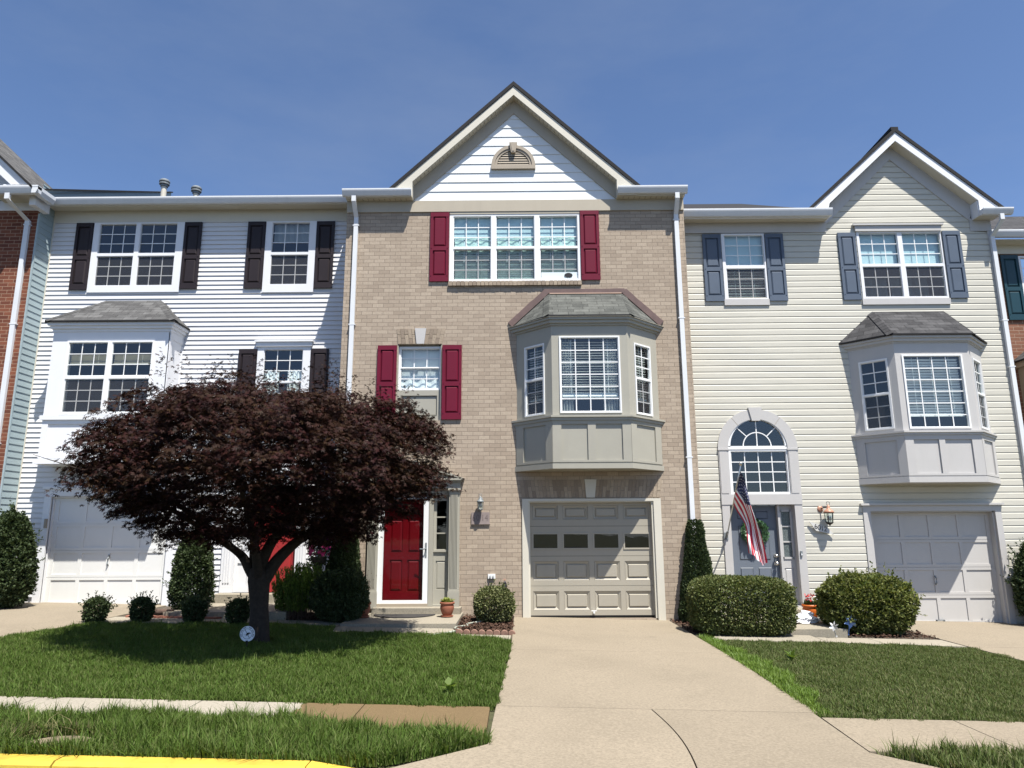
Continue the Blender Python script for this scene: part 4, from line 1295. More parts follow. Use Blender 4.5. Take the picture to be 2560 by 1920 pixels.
t.build("frieze_board", M['trim_grey'], H)
f = MB(); yo = W - .27
f.pxz([(8.34, 10.145), (8.32, 9.94), (6.75, 8.48), (6.68, 8.25), (6.28, 8.25), (6.30, 8.34)], yo - .02, yo + .01)
f.pxz([(8.34, 10.145), (8.32, 9.94), (9.94, 8.52), (9.94, 8.18), (10.40, 8.18), (10.42, 8.31)], yo - .02, yo + .01)
f.box(9.92, 9.945, yo + .01, W, 8.18, 8.52); f.box(6.70, 6.725, yo + .01, W, 8.16, 8.44)
f.box(XL, 6.70, W - .30, W - .275, 8.14, 8.27)
f.build("fascia", M['white'], H)
so = MB()
so.face([(8.32, yo, 9.945), (6.72, yo, 8.455), (6.72, W, 8.455), (8.32, W, 9.945)]); so.face([(8.32, yo, 9.945), (9.94, yo, 8.525), (9.94, W, 8.525), (8.32, W, 9.945)])
so.box(XL, 6.72, W - .28, W, 8.165, 8.18); so.box(9.945, 10.38, yo + .01, W, 8.178, 8.19)
so.build("soffit", M['cream_trim'], H)
rf = MB()
rf.pxz([(8.34, 10.25), (8.34, 10.15), (6.36, 8.345), (6.26, 8.345)], yo - .04, 6)
rf.pxz([(8.34, 10.25), (10.50, 8.32), (10.40, 8.32), (8.34, 10.15)], yo - .04, 6)
rf.pyz([(W - .30, 8.335), (W - .30, 8.30), (5.2, 10.78), (5.2, 10.83)], XL, 6.5)
rf.box(8.26, 8.42, yo - .02, 5.5, 10.20, 10.275)
rf.build("roof", M['roof_dark'], H)
gutter(H, XL + .05, 6.74, W - .302, 8.16, 8.315); gutter(H, 9.93, 10.58, yo - .022, 8.165, 8.30)
downspout(H, 10.275, W - .02, -.2, 8.175, yo - .08, straps=(5.9, 4.9, 2.2), w=0.085, xtop=10.34)
w = window(H, winA, W - .01, [(4.525, 5.335, 7.19, 7.865, 3, 3), (4.53, 5.33, 6.44 + .01, 7.10, 3, 3, True)], 'white', proud=0.02, gmat='glass_hi')
sheet(w, "shade", 4.5, 5.36, 7.14, 7.9, W + .09, 'shade_blue'); blind(w, 4.52, 5.34, 6.44, 7.12, W + .12, tilt=20, pitch=0.06)
sl = MB(); sl.box(4.43, 5.385, W - .045, W - .01, 6.285, 6.42); sl.build("window_sill", M['trim_grey'], H)
w = window(H, winB, W - .01, [(7.445, 8.245, 7.20, 7.885, 3, 3), (8.365, 9.165, 7.20, 7.885, 3, 3), (7.45, 8.24, 6.46, 7.12, 3, 3, True), (8.37, 9.155, 6.46, 7.12, 3, 3, True)], 'white', proud=0.02, gmat='glass_hi')
for a, c in ((7.43, 8.26), (8.35, 9.18)): sheet(w, "shade", a, c, 7.15, 7.9, W + .09, 'shade_blue'); curtain(w, a, c, 6.5, 7.1, W + .6, 'sheer', folds=5)
sl = MB(); sl.box(7.355, 9.215, W - .05, W - .01, 6.275, 6.41); sl.build("window_sill", M['trim_grey'], H)
hd = MB(); hd.box(7.35, 9.20, W - .07, W - .01, 7.93, 8.055); hd.box(7.30, 9.25, W - .10, W - .01, 8.055, 8.09); hd.build("window_head", M['trim_grey'], H)
for a, b_, c, d in ((4.035, 4.43, 6.375, 7.895), (5.39, 5.78, 6.375, 7.895), (6.965, 7.345, 6.385, 7.905), (9.225, 9.605, 6.41, 7.93)):
    shutter(H, a, b_, c, d, W - 0.015, 'slate')
# bay
YF = W - 0.65
P4 = lambda e: bay_poly(6.93, 7.565, 9.045, 9.71, W, YF, e)
by = MB()
by.pxy(P4(0.0), 2.62, 3.38); by.pxy(P4(0.035), 2.49, 2.60); by.pxy(P4(0.012), 2.60, 2.62)
by.pxy(P4(0.03), 3.355, 3.41); by.pxy(P4(0.055), 3.41, 3.455); by.pxy(P4(0.085), 3.455, 3.49)
cn = MB(); cn.pxy(P4(0.02), 5.27, 5.30); cn.pxy(P4(0.06), 5.30, 5.36); cn.pxy(P4(0.10), 5.36, 5.405)
bo = by.build("bay", M['trim_grey'], H)
cn.build("cornice", M['trim_grey'], bo)
fp = MB(); fp.plate(7.56, 9.05, 2.62, 3.355, YF - .028, YF - .001, [(7.725, 8.22, 2.66, 3.32), (8.335, 8.86, 2.66, 3.32)]); fp.build("panel_frame", M['trim_grey'], bo)
lx, ll = angled(6.93, W, 7.565, YF); rx, rl = angled(9.045, YF, 9.71, W)
sp = MB(lx); sp.plate(0, ll + .01, 2.62, 3.355, -.028, -.001, [(0.17, ll - .14, 2.66, 3.32)]); sp.build("panel_frame", M['trim_grey'], bo)
sp = MB(rx); sp.plate(-.01, rl, 2.62, 3.355, -.028, -.001, [(0.14, rl - .17, 2.66, 3.32)]); sp.build("panel_frame", M['trim_grey'], bo)
up = MB(); up.plate(7.565, 9.045, 3.49, 5.28, YF, YF + .06, [(7.71, 8.88, 3.55, 5.01)]); up.build("bay_front", M['trim_grey'], bo)
up = MB(lx); up.plate(0, ll, 3.49, 5.28, 0, .06, [(0.22, 0.745, 3.57, 4.97)]); up.build("bay_side", M['trim_grey'], bo)
up = MB(rx); up.plate(0, rl, 3.49, 5.28, 0, .06, [(rl - .745, rl - .22, 3.57, 4.97)]); up.build("bay_side", M['trim_grey'], bo)
w = window(H, (7.69, 8.895, 3.535, 5.025), YF, [(7.735, 8.85, 3.575, 4.985, 4, 6)], 'vinyl', proud=0.02, bar=0.02)
blind(w, 7.74, 8.84, 3.80, 4.98, YF + .09, pitch=0.055, tilt=62, cords=3)
for xf, a, b_ in ((lx, .22, .745), (rx, rl - .745, rl - .22)):
    w = window(H, (a - .015, b_ + .015, 3.555, 4.985), 0.0, [(a + .025, b_ - .025, 4.30, 4.94, 2, 3), (a + .035, b_ - .035, 3.60, 4.24, 2, 3, True)], 'vinyl', proud=0.02, xf=xf, bar=0.02)
    if xf is rx: blind(w, a + .03, b_ - .03, 4.28, 4.93, 0.09, pitch=0.05, tilt=60, xf=xf)
bay_roof(H, P4(0.135), [(7.55, W - .01), (9.04, W - .01)], 'shing_d', 5.435, 6.13)
# garage
g = MB()
g.box(6.91, 7.055, W - .035, W + .05, -.28, 1.96); g.box(9.535, 9.655, W - .035, W + .05, -.28, 1.96); g.box(6.91, 9.655, W - .035, W + .05, 1.96, 2.075); g.box(6.86, 9.70, W - .09, W, 2.075, 2.115)
g.box(7.055, 7.085, W + .02, W + .2, -.28, 1.955); g.box(9.505, 9.535, W + .02, W + .2, -.28, 1.955); g.box(7.055, 9.535, W + .02, W + .2, 1.935, 1.96)
g.build("garage_trim", M['trim_grey'], H)
do = panel_grid_door(H, 7.085, 9.505, -.21, 1.935, W + .15, 'g_grey', st=0.10, rail=0.075)
hn = MB(); hn.tube([(8.28, W + .145, .69), (8.28, W + .10, .66), (8.28, W + .10, .56), (8.28, W + .145, .53)], [.016, .012, .012, .016], 8); hn.build("handle", M['pewter'], do)
hn = MB(); hn.box(8.20, 8.36, W + .11, W + .125, -.15, -.135); hn.box(8.20, 8.212, W + .11, W + .148, -.19, -.135); hn.box(8.348, 8.36, W + .11, W + .148, -.19, -.135); hn.build("lift_handle", M['pewter'], do)
sl = MB(); sl.box(7.09, 9.50, W + .155, W + .17, -.245, -.21); sl.build("bottom_seal", M['black'], do)
# arched entrance
a = MB()
half_ring(a, 4.90, 3.23, 0.605, 0.81, W - .045, W + .03, 40)
a.pxz([(4.755, 4.075), (4.815, 3.80), (4.98, 3.80), (5.035, 4.075)], W - .07, W + .03)
for xa, xb in ((4.095, 4.30), (5.505, 5.71)):
    a.box(xa, xb, W - .04, W + .03, 2.305, 3.20); a.box(xa - .012, xb + .012, W - .055, W + .03, 3.20, 3.235)
    a.box(xa + .015, xb - .04, W - .05, W - .04, 2.33, 3.17)
a.box(4.095, 5.71, W - .05, W + .05, 2.105, 2.31)
a.box(4.10, 4.255, W - .04, W + .2, 0.13, 2.105); a.box(5.55, 5.705, W - .04, W + .2, 0.13, 2.105)
so_ = a.build("door_surround", M['trim_grey'], H)
jt = MB()
for ang in (52, 128):
    c_, s_ = math.cos(R(ang)), math.sin(R(ang)); q = (-s_ * .004, c_ * .004)
    jt.pxz([(4.9 + c_ * .61 - q[0], 3.23 + s_ * .61 - q[1]), (4.9 + c_ * .61 + q[0], 3.23 + s_ * .61 + q[1]), (4.9 + c_ * .808 + q[0], 3.23 + s_ * .808 + q[1]), (4.9 + c_ * .808 - q[0], 3.23 + s_ * .808 - q[1])], W - .0465, W - .044)
jt.build("joint", M['taupe_d'], so_)
f = MB()                                             # half-round sash
half_ring(f, 4.905, 3.27, 0.555, 0.602, W - .03, W + .03, 40)
f.box(4.30, 5.505, W - .03, W + .03, 3.215, 3.285)
wn_ = f.build("window", M['vinyl'], H)
p = MB(); p.face([(4.905 + .56 * math.cos(t_), W + .01, 3.27 + .56 * math.sin(t_)) for t_ in np.linspace(0, math.pi, 30)]); p.build("pane", M['glass'], wn_, fix=False)
p = MB(); half_ring(p, 4.905, 3.28, 0.275, 0.295, W - .004, W + .006, 24)
p.box(4.895, 4.915, W - .005, W + .006, 3.28, 3.84)
for ang in (45, 135):
    c_, s_ = math.cos(R(ang)), math.sin(R(ang)); q = (-s_ * .009, c_ * .009)
    p.pxz([(4.905 + c_ * .29 - q[0], 3.28 + s_ * .29 - q[1]), (4.905 + c_ * .29 + q[0], 3.28 + s_ * .29 + q[1]), (4.905 + c_ * .56 + q[0], 3.27 + s_ * .56 + q[1]), (4.905 + c_ * .56 - q[0], 3.27 + s_ * .56 - q[1])], W - .003, W + .006)
p.build("grille", M['vinyl'], wn_)
w = window(H, (4.305, 5.50, 2.312, 3.213), W + .01, [(4.36, 5.465, 2.355, 3.165, 4, 4)], 'vinyl', proud=0.03, bar=0.02)
d = MB(); dx0, dx1 = 4.275, 5.225; y = W + .15
hs = [(4.44, 4.70, .25, .87), (4.80, 5.06, .25, .87), (4.44, 4.70, 1.02, 1.70), (4.80, 5.06, 1.02, 1.70), (4.44, 4.70, 1.82, 1.98), (4.80, 5.06, 1.82, 1.98)]
d.plate(dx0, dx1, 0.15, 2.10, y, y + .04, hs)
for h in hs:
    d.raised(*h, y + .002, y - .008, 0.0, .012); h2 = (h[0] + .012, h[1] - .012, h[2] + .012, h[3] - .012)
    d.raised(*h2, y - .008, y + .012, .006, .018); h3 = (h2[0] + .018, h2[1] - .018, h2[2] + .018, h2[3] - .018)
    d.raised(*h3, y + .012, y + .0, .012, .04)
do = d.build("front_door", M['door_slate'], H)
for z, r_ in ((1.10, .036), (.95, .042)):
    k_ = MB(); k_.lathe((0, 0, 0), [(0.0, 0), (r_, 0), (r_, .012), (.016, .02), (.016, .05), (r_ * .85, .06), (r_ * .9, .085), (r_ * .4, .10)], 16); k_.xf = lambda p, z=z: (5.155 + p[0], y - p[2], z + p[1]); k_.build("handle", M['steel'], do, smooth=True)
sd = MB()
sd.box(5.23, 5.275, W + .05, W + .2, 0.13, 2.10)
sd.plate(5.275, 5.55, 0.13, 2.10, W + .12, W + .18, [(5.315, 5.495, 1.07, 1.97), (5.31, 5.50, .28, .86)]); sd.raised(5.31, 5.50, .28, .86, W + .135, W + .122, .012, .035)
for b_ in ((5.295, 5.515, 1.965, 2.0), (5.295, 5.515, 1.035, 1.075), (5.285, 5.318, 1.035, 2.0), (5.492, 5.525, 1.035, 2.0)): sd.box(b_[0], b_[1], W + .105, W + .13, b_[2], b_[3])
si = sd.build("sidelight", M['trim_grey'], H)
p = MB(); p.box(5.315, 5.495, W + .138, W + .142, 1.07, 1.97); p.build("pane", M['sidelite'], si)
p = MB()
for z in (1.37, 1.675): p.box(5.315, 5.495, W + .118, W + .137, z - .014, z + .014)
p.build("grille", M['trim_grey'], si)
th = MB(); th.box(4.255, 5.55, W - .06, W + .19, .095, .15); th.build("threshold", M['trim_grey'], H)
db = MB(); db.box(5.583, 5.622, W - .065, W - .04, 1.095, 1.195); dbo = db.build("doorbell", M['pewter'], H)
b2 = MB(); b2.box(5.593, 5.612, W - .069, W - .0645, 1.11, 1.145); b2.build("button", M['vinyl'], dbo)
fs = MB(); fs.plate(XL, 6.91, -.35, 0.02, W - .004, W + .03, [(4.1, 5.71, -.4, 0.5)], edges=False); fs.build("foundation", M['concrete_g'], H)
adopt(H)

# ================================================================== RED BRICK TOWNHOUSE (far left)
H = thing("red_brick_townhouse", "red brick townhouse with blue grey siding and grey shingle roof at the left edge", "house", (-12.5, 0.36, 0.25))
W = 0.36; XR = -10.33
b = MB(); b.plate(-15.0, XR, -.1, 8.47, W, W + .1, [], edges=True); b.build("wall", M['brick_red'], H)
s = MB(); siding(s, 0.0, 0.30, 9.1, lambda z: W, lambda z: 0.86, [], 0.135, 0.012, mp=lambda u, d, z: (XR + 0.014 - d - 0.014, u, z))
s.build("side_siding", M['sid_blue'], H, fix=False)
c = MB(); c.box(XR - .02, XR + .012, W - .004, W + .03, 0.2, 8.4); c.box(XR, XR + .014, .815, .845, .2, 8.4); c.build("corner_post", M['sid_blue'], H)
sw_ = MB()
sw_.face([(XR - .01, W, 8.4), (XR - .01, 5.65, 10.0), (XR - .01, 5.65, 11.50), (XR - .01, W, 8.88)]); sw_.build("side_gable", M['sid_blue'], H)
rk = MB(); rk.loft([(XR + .03, .15, 8.86), (XR + .03, 5.68, 11.61), (XR + .03, 5.68, 11.40), (XR + .03, .15, 8.65)], [(XR - .008, .15, 8.86), (XR - .008, 5.68, 11.61), (XR - .008, 5.68, 11.40), (XR - .008, .15, 8.65)]); rk.build("rake_board", M['sid_blue'], H)
fz = MB(); fz.box(-15, XR + .004, W - .03, W + .02, 8.465, 8.69); fz.box(XR, XR + .13, W - .35, W + .12, 8.44, 8.64); fz.build("frieze_board", M['white'], H)
so = MB(); so.box(-11.1, XR + .12, W - .58, W, 8.645, 8.66); so.build("soffit", M['cream_trim'], H)
gs = MB(); siding(gs, W, 8.69, 10.5, lambda z: -15.0, lambda z: -10.85 - (z - 8.85) * 1.12, [], 0.135, 0.012); gs.build("gable", M['sid_blue'], H, fix=False)
rk = MB(); rk.pxz([(-10.30, 8.80), (-10.62, 8.80), (-13.6, 11.47), (-13.6, 11.74)], W - .56, W - .53); rk.box(-10.80, -10.62, W - .53, W, 8.66, 8.82)
rk.pxz([(-10.62, 8.82), (-10.80, 8.66), (-13.6, 11.2), (-13.6, 11.45)], W - .025, W)
rk.pxz([(-10.22, 8.80), (-10.30, 8.78), (-13.6, 11.74), (-13.6, 11.80)], W - .585, W - .55)
rk.build("fascia", M['white'], H)
r = MB()
def roofq(mb, q):
    q = [Vector(p) for p in q]; o = q[0]; e = (q[1] - q[0]).normalized(); n = (q[1] - q[0]).cross(q[-1] - q[0]).normalized(); v = n.cross(e)
    mb.face(q, 0, [((a_ - o).dot(e), (a_ - o).dot(v)) for a_ in q])
roofq(r, [(-10.12, W - .60, 8.74), (-10.12, 2.2, 8.74), (-14.5, 2.2, 12.76), (-14.5, W - .60, 12.76)])
r.loft([(-10.12, W - .61, 8.74), (-14.5, W - .61, 12.76), (-14.5, W - .61, 12.70), (-10.12, W - .61, 8.68)], [(-10.12, W - .60, 8.74), (-14.5, W - .60, 12.76), (-14.5, W - .60, 12.70), (-10.12, W - .60, 8.68)], 1)
roofq(r, [(-15, W - .5, 8.62), (XR + .07, W - .2, 8.78), (XR + .07, 5.7, 11.62), (-15, 5.7, 11.62)])
r.loft([(XR + .07, .1, 8.86), (XR + .07, 5.7, 11.61), (XR + .07, 5.7, 11.57), (XR + .07, .1, 8.82)], [(XR - .2, .1, 8.86), (XR - .2, 5.7, 11.61), (XR - .2, 5.7, 11.57), (XR - .2, .1, 8.82)], 1)
r.build("roof", [M['shing_w'], M['roof_dark']], H, fix=False)
gutter(H, -11.0, -10.0, W - .48, 8.60, 8.76, depth=0.13)
xf = lambda p: (-10.13 - p[1], p[0], p[2])
g2 = MB(); g2.pxz([(-10.13, 8.75), (-10.13, 8.59), (-10.04, 8.59), (-10.0, 8.68), (-10.0, 8.755)], W - .605, W - .02); g2.build("gutter", M['alu'], H)
downspout(H, -10.525, W, 0.2, 8.61, W - .54, straps=(8.12, 5.9, 3.4), xtop=-10.66, w=.10)
adopt(H)

# ================================================================== TAN HOUSE (far right)
H = thing("brown_brick_townhouse", "brown brick townhouse with dark teal shutters peeping in at the right edge", "house", (12.5, 1.2, -0.25))
W = 1.2; XL = 10.31
b = MB(); b.plate(XL, 16, -.5, 7.64, W, W + .1, [(11.22, 13.0, 6.1, 7.55)]); b.build("wall", M['brick_far'], H)
t = MB(); t.plate(XL, 16, 7.63, 7.84, W - .03, W + .02); t.box(XL, 16, W - .35, W, 7.83, 7.845); t.build("frieze_board", M['cream_trim'], H)
gutter(H, XL, 16, W - .33, 7.88, 8.03)
r = MB(); roofq(r, [(XL - 1.5, W - .45, 8.03), (16, W - .45, 8.03), (16, 5.6, 10.55), (XL - 1.5, 5.6, 10.55)]); r.build("roof", M['shing_d'], H, fix=False)
window(H, (11.215, 13.0, 6.10, 7.57), W - .01, [(11.27, 12.05, 6.86, 7.52, 3, 3), (11.27, 12.05, 6.15, 6.8, 3, 3, True), (12.15, 12.93, 6.15, 7.52, 3, 6)], 'white')
shutter(H, 10.825, 11.21, 6.09, 7.60, W, 'teal')
Y0 = W - .6
b = MB(); b.box(10.86, 13.6, Y0, W, 2.2, 5.05); b.box(10.80, 13.66, Y0 - .08, W, 5.0, 5.12); b.build("bay", M['taupe_d'], H)
bay_roof(H, [(10.74, W), (10.74, Y0 - .15), (13.7, Y0 - .15), (13.7, W)], [(11.5, W - .01), (12.9, W - .01)], 'shing_d', 5.14, 5.74)
interior(H, XL + .1, 15, W + .3, W + 3, 0, 8, (5.7,))
adopt(H)
# ================================================================== ENTRANCE SLABS
st = MB()
st.loft([(-2.95, -1.62, -.1), (-1.03, -1.62, -.1), (-1.03, -0.02, -.1), (-2.95, -0.02, -.1)], [(-2.95, -1.62, .12), (-1.03, -1.62, .118), (-1.03, -0.02, .125), (-2.95, -0.02, .125)])
st.box(-2.69, -1.06, -0.34, -0.018, 0.10, 0.232)
tag(st.build("front_stoop", M['concrete_p']), "pale concrete stoop with one step below the dark red door", "stoop")
st = MB()
st.loft([(-6.2, -1.0, 0.0), (-4.05, -1.0, 0.0), (-4.05, 0.82, 0.0), (-6.2, 0.82, 0.0)], [(-6.2, -1.0, .25), (-4.05, -1.0, .25), (-4.05, 0.82, .27), (-6.2, 0.82, .27)])
st.box(-5.98, -4.25, 0.42, 0.80, 0.26, 0.425)
tag(st.build("front_stoop", M['concrete_p']), "pale concrete stoop behind the trunk of the purple maple", "stoop")
st = MB()
st.box(3.9, 5.42, -1.57, 0.60, -.2, 0.0); st.box(4.1, 5.70, 0.16, 0.60, -.02, 0.125)
tag(st.build("front_stoop", M['concrete_p']), "low concrete stoop under the slate grey door", "stoop")

def chips(name, x0, x1, y0, y1, n, z=0.02, inside=None):
    P = np.stack([RNG.uniform(x0, x1, n), RNG.uniform(y0, y1, n)], 1)
    if inside is not None: P = P[inside(P)]
    n = len(P)
    Z = -0.0235 * P[:, 0] + z + RNG.uniform(0, 0.035, n)
    D = unit(np.stack([RNG.normal(size=n), RNG.normal(size=n), RNG.normal(size=n) * .35], 1))
    U = unit(np.stack([RNG.normal(size=n) * .5, RNG.normal(size=n) * .5, np.ones(n)], 1))
    return tag(leaves(name, np.column_stack([P, Z]), D, U, RNG.uniform(0.02, 0.06, n), LONG if n % 2 else OVAL, M['mulch'], None), kind='stuff')
def bed(name, poly):
    b = MB(); b.slab(poly, 0.012); return structure(b.build(name, M['joint']))
bed("mulch_bed", [(-1.02, -0.01), (-0.09, -0.01), (-0.10, -2.24), (-0.88, -2.24), (-1.02, -1.6)])
chips("mulch", -1.02, -0.10, -2.2, -0.02, 3800)
bed("mulch_bed", [(2.83, 0.0), (4.05, 0.58), (3.88, -1.58), (3.2, -1.6), (2.86, -2.2)])
chips("mulch", 2.84, 3.9, -1.75, 0.3, 2200)
bed("mulch_bed", [(5.43, -1.80), (6.84, -1.80), (6.84, 0.58), (5.43, 0.58)])
chips("mulch", 5.44, 6.82, -1.78, 0.5, 2600)
bed("mulch_bed", [(-4.3, -1.0), (-2.97, -1.0), (-2.97, -0.02), (-3.55, 0.8), (-4.04, 0.8)])
chips("mulch", -4.2, -2.97, -1.0, 0.0, 1400)
bed("mulch_bed", [(-7.0, -1.0), (-6.21, -1.0), (-6.21, 0.8), (-7.0, 0.8)])

# brick edging
for i in range(8):
    x = -0.93 + i * 0.118
    e = MB(); e.xf = lambda p, x=x: (x + p[0], -2.235 + p[2] + random.Random(i).uniform(-.01, .01), gz(x) + 0.03 + p[1])
    e.lathe((0, 0, 0), [(0.001, 0), (0.050, 0.0), (0.057, 0.01), (0.057, 0.05), (0.050, 0.06)], 16)
    tag(e.build("edging_stone", M['edge_brick']), "rounded reddish edging stone in the row before the mulch bed by the driveway", "edging stone", "edging stones along the mulch bed")
for i, (x, y, lab) in enumerate(((-6.05, -1.0, "red paver strip set beside the walk left of the maple trunk"),)):
    e = MB(); e.slab([(x - .75, y + .02), (x + .9, y + .02), (x + .8, y - .10), (x - .75, y - .10)], 0.05)
    tag(e.build("paver_edging", M['red_paver']), lab, "edging")
e = MB(); e.tube([(-6.75, -.80, .24), (-6.1, -.85, .235)], 0.055, 10)
tag(e.build("edging_timber", M['twig']), "weathered round timber lying beside the bush next to the white garage", "timber")

# ================================================================== SMALL THINGS
def pot(x, y, z, s, label, mat, group=None, saucer=True, flower=False):
    t = thing("flower_pot", label, "flower pot", (x, y, z), group)
    b = MB(); z0 = 0.03 if saucer else 0.0
    b.lathe((0, 0, z0), [(0.075 * s, 0), (0.10 * s, .05 * s), (0.122 * s, .12 * s), (0.118 * s, .16 * s), (0.108 * s, .185 * s), (0.128 * s, .19 * s), (0.13 * s, .225 * s), (0.115 * s, .225 * s), (0.112 * s, .195 * s)], 24)
    b.build("pot", mat, t, smooth=True)
    if saucer:
        c = MB(); c.lathe((0, 0, 0), [(0.09 * s, 0), (0.115 * s, .03), (0.105 * s, .032), (0.09 * s, .02)], 24); c.build("saucer", M['terra'], t, smooth=True)
    n = 90
    A = RNG.uniform(0, 2 * math.pi, n); el = RNG.uniform(0.3, 1.4, n); rr = RNG.uniform(0.01, 0.075 * s, n)
    P = np.stack([rr * np.cos(A), rr * np.sin(A), np.full(n, z0 + .2 * s) + RNG.uniform(0, .04 * s, n)], 1)
    D = np.stack([np.cos(A) * np.cos(el), np.sin(A) * np.cos(el), np.sin(el)], 1)
    leaves("plant", P, D, np.cross(D, np.stack([-np.sin(A), np.cos(A), A * 0], 1)) * -1, RNG.uniform(.05, .085, n) * s, OVAL, M['lf_pot' if not flower else 'lf_dark'], t)
    if flower:
        n = 40; A = RNG.uniform(0, 6.28, n); P = np.stack([.08 * np.cos(A) * RNG.uniform(.2, 1, n), .08 * np.sin(A) * RNG.uniform(.2, 1, n), z0 + .27 * s + RNG.uniform(0, .12, n)], 1)
        leaves("flower", P, RNG.normal(size=(n, 3)), RNG.normal(size=(n, 3)), 0.045, OVAL, M['petal_r'], t)
    return t
pot(-2.745, -0.77, 0.124, 1.0, "ribbed terracotta pot of succulents left of the dark red door", M['terra'], "terracotta pots on the stoop")
pot(-1.265, -0.74, 0.122, 1.02, "ribbed terracotta pot of succulents right of the dark red door", M['terra'], "terracotta pots on the stoop")
pot(5.36, -0.25, 0.003, 1.15, "smooth orange pot with dark red flowers between the hedges on the right", M['orange_pot'], saucer=False, flower=True)

m = MB(); ring = [(-2.07 + .56 * math.cos(t_), -0.40 + .50 * math.sin(t_)) for t_ in np.linspace(math.pi, 2 * math.pi, 30)]
m.pxy(ring, 0.1265, 0.140)
tag(m.build("doormat", M['mat_black']), "half round dark doormat on the stoop before the dark red door", "doormat")

# plastic bag on cardboard
t = thing("plastic_bag", "crumpled white plastic bag lying on the stoop beside the orange pot", "bag", (5.0, -.75, 0.0))
b = MB(); n1, n2 = 36, 14; rnd = random.Random(5)
rows = []
for i in range(n2 + 1):
    th = math.pi / 2 * i / n2
    row = []
    for k in range(n1):
        a = 2 * math.pi * k / n1
        cr = 1 + .16 * math.sin(3 * a + i) + .10 * math.sin(7 * a - 2 * i) + rnd.uniform(-.05, .05)
        row.append(b.pt((0.27 * math.cos(th) * math.cos(a) * cr, 0.17 * math.cos(th) * math.sin(a) * cr, .012 + 0.15 * math.sin(th) * (1 + .2 * math.sin(5 * a) * math.cos(th) + .35 * math.cos(a)))))
    rows.append(row)
for A, B in zip(rows, rows[1:]):
    for k in range(n1):
        j_ = (k + 1) % n1; b.f.append([A[k], A[j_], B[j_], B[k]]); b.mi.append(0)
b.build("bag", M['bag'], t)
c = MB(); c.loft([(-.1, -.16, 0.002), (.30, -.22, 0.002), (.36, 0.05, 0.002), (-.05, .1, 0.002)], [(-.1, -.16, 0.01), (.30, -.22, 0.01), (.36, 0.05, 0.01), (-.05, .1, 0.01)])
cb = c.build("cardboard_sheet", painted("cardboard", (0.33, 0.22, 0.13), 0.9, .05)); cb.location = (5.0, -.75, 0.0)
tag(cb, "flat brown cardboard sheet lying under the white plastic bag", "cardboard")

# hoses
hs = MB()
pts = []
ctrl = [(-0.62, -0.95, .07), (-0.78, -1.05, .06), (-0.88, -1.22, .06), (-0.86, -1.42, .06), (-1.0, -1.55, .06), (-1.04, -1.72, .055), (-0.93, -1.95, .06), (-1.02, -2.08, .06), (-1.16, -2.26, .05), (-1.32, -2.42, .05), (-1.6, -2.6, .04)]
def smooth_path(ctrl, n=6):
    c = [Vector(p) for p in ctrl]; out = []
    for i in range(len(c) - 1):
        p0, p1, p2, p3 = c[max(i - 1, 0)], c[i], c[i + 1], c[min(i + 2, len(c) - 1)]
        for k in range(n):
            u = k / n
            out.append(0.5 * ((2 * p1) + (p2 - p0) * u + (2 * p0 - 5 * p1 + 4 * p2 - p3) * u * u + (3 * p1 - p0 - 3 * p2 + p3) * u ** 3))
    return out + [c[-1]]
hs.tube(smooth_path(ctrl), 0.017, 8)
tag(hs.build("garden_hose", M['hose'], smooth=True), "pale grey green garden hose winding off the stoop across the mulch", "hose")
hs = MB(); pts = []
for k in range(140):
    a = k * 0.27; r_ = 0.26 + .05 * math.sin(k * .13)
    pts.append((6.52 + r_ * math.cos(a) + .1 * math.sin(k * .05), -0.72 + 0.62 * r_ * math.sin(a), gz(6.5) + .04 + 0.0012 * k + .03 * math.sin(a * .5)))
hs.tube(pts, 0.016, 6)
tag(hs.build("coiled_hose", M['black'], smooth=True), "coil of black hose on the ground between hedge and grey garage", "hose")

# pinwheels
def pinwheel(x, y, z0, h, r_, label, mat, lean):
    t = thing("pinwheel", label, "pinwheel", (x, y, z0), "pinwheels in the mulch")
    p = MB(); p.tube([(0, 0, 0), (lean, 0, h)], 0.006, 6); p.build("stick", M['pewter'] if mat == 'pin_silver' else M['pin_blue'], t)
    b = MB()
    for k in range(6):
        a = k * math.pi / 3 + .3; c_, s_ = math.cos(a), math.sin(a)
        q = lambda u, v, d: (lean + (u * c_ - v * s_) * r_, -.02 - d * r_, h + (u * s_ + v * c_) * r_)
        b.face([q(0.05, 0, .05), q(.5, -.22, .0), q(1, 0, .12), q(.55, .26, .35)])
    b.lathe((0, 0, 0), [(0.0, 0), (.015, 0), (.015, .02)], 8); 
    b.build("vane", M[mat], t, fix=False)
pinwheel(5.44, -1.55, -.10, .22, .115, "blue pinwheel stuck in the mulch left of the leafy hedge", 'pin_blue', .04)
pinwheel(5.10, -1.88, -.08, .17, .085, "small silver pinwheel in front of the low stoop by the slate grey door", 'pin_silver', -.04)

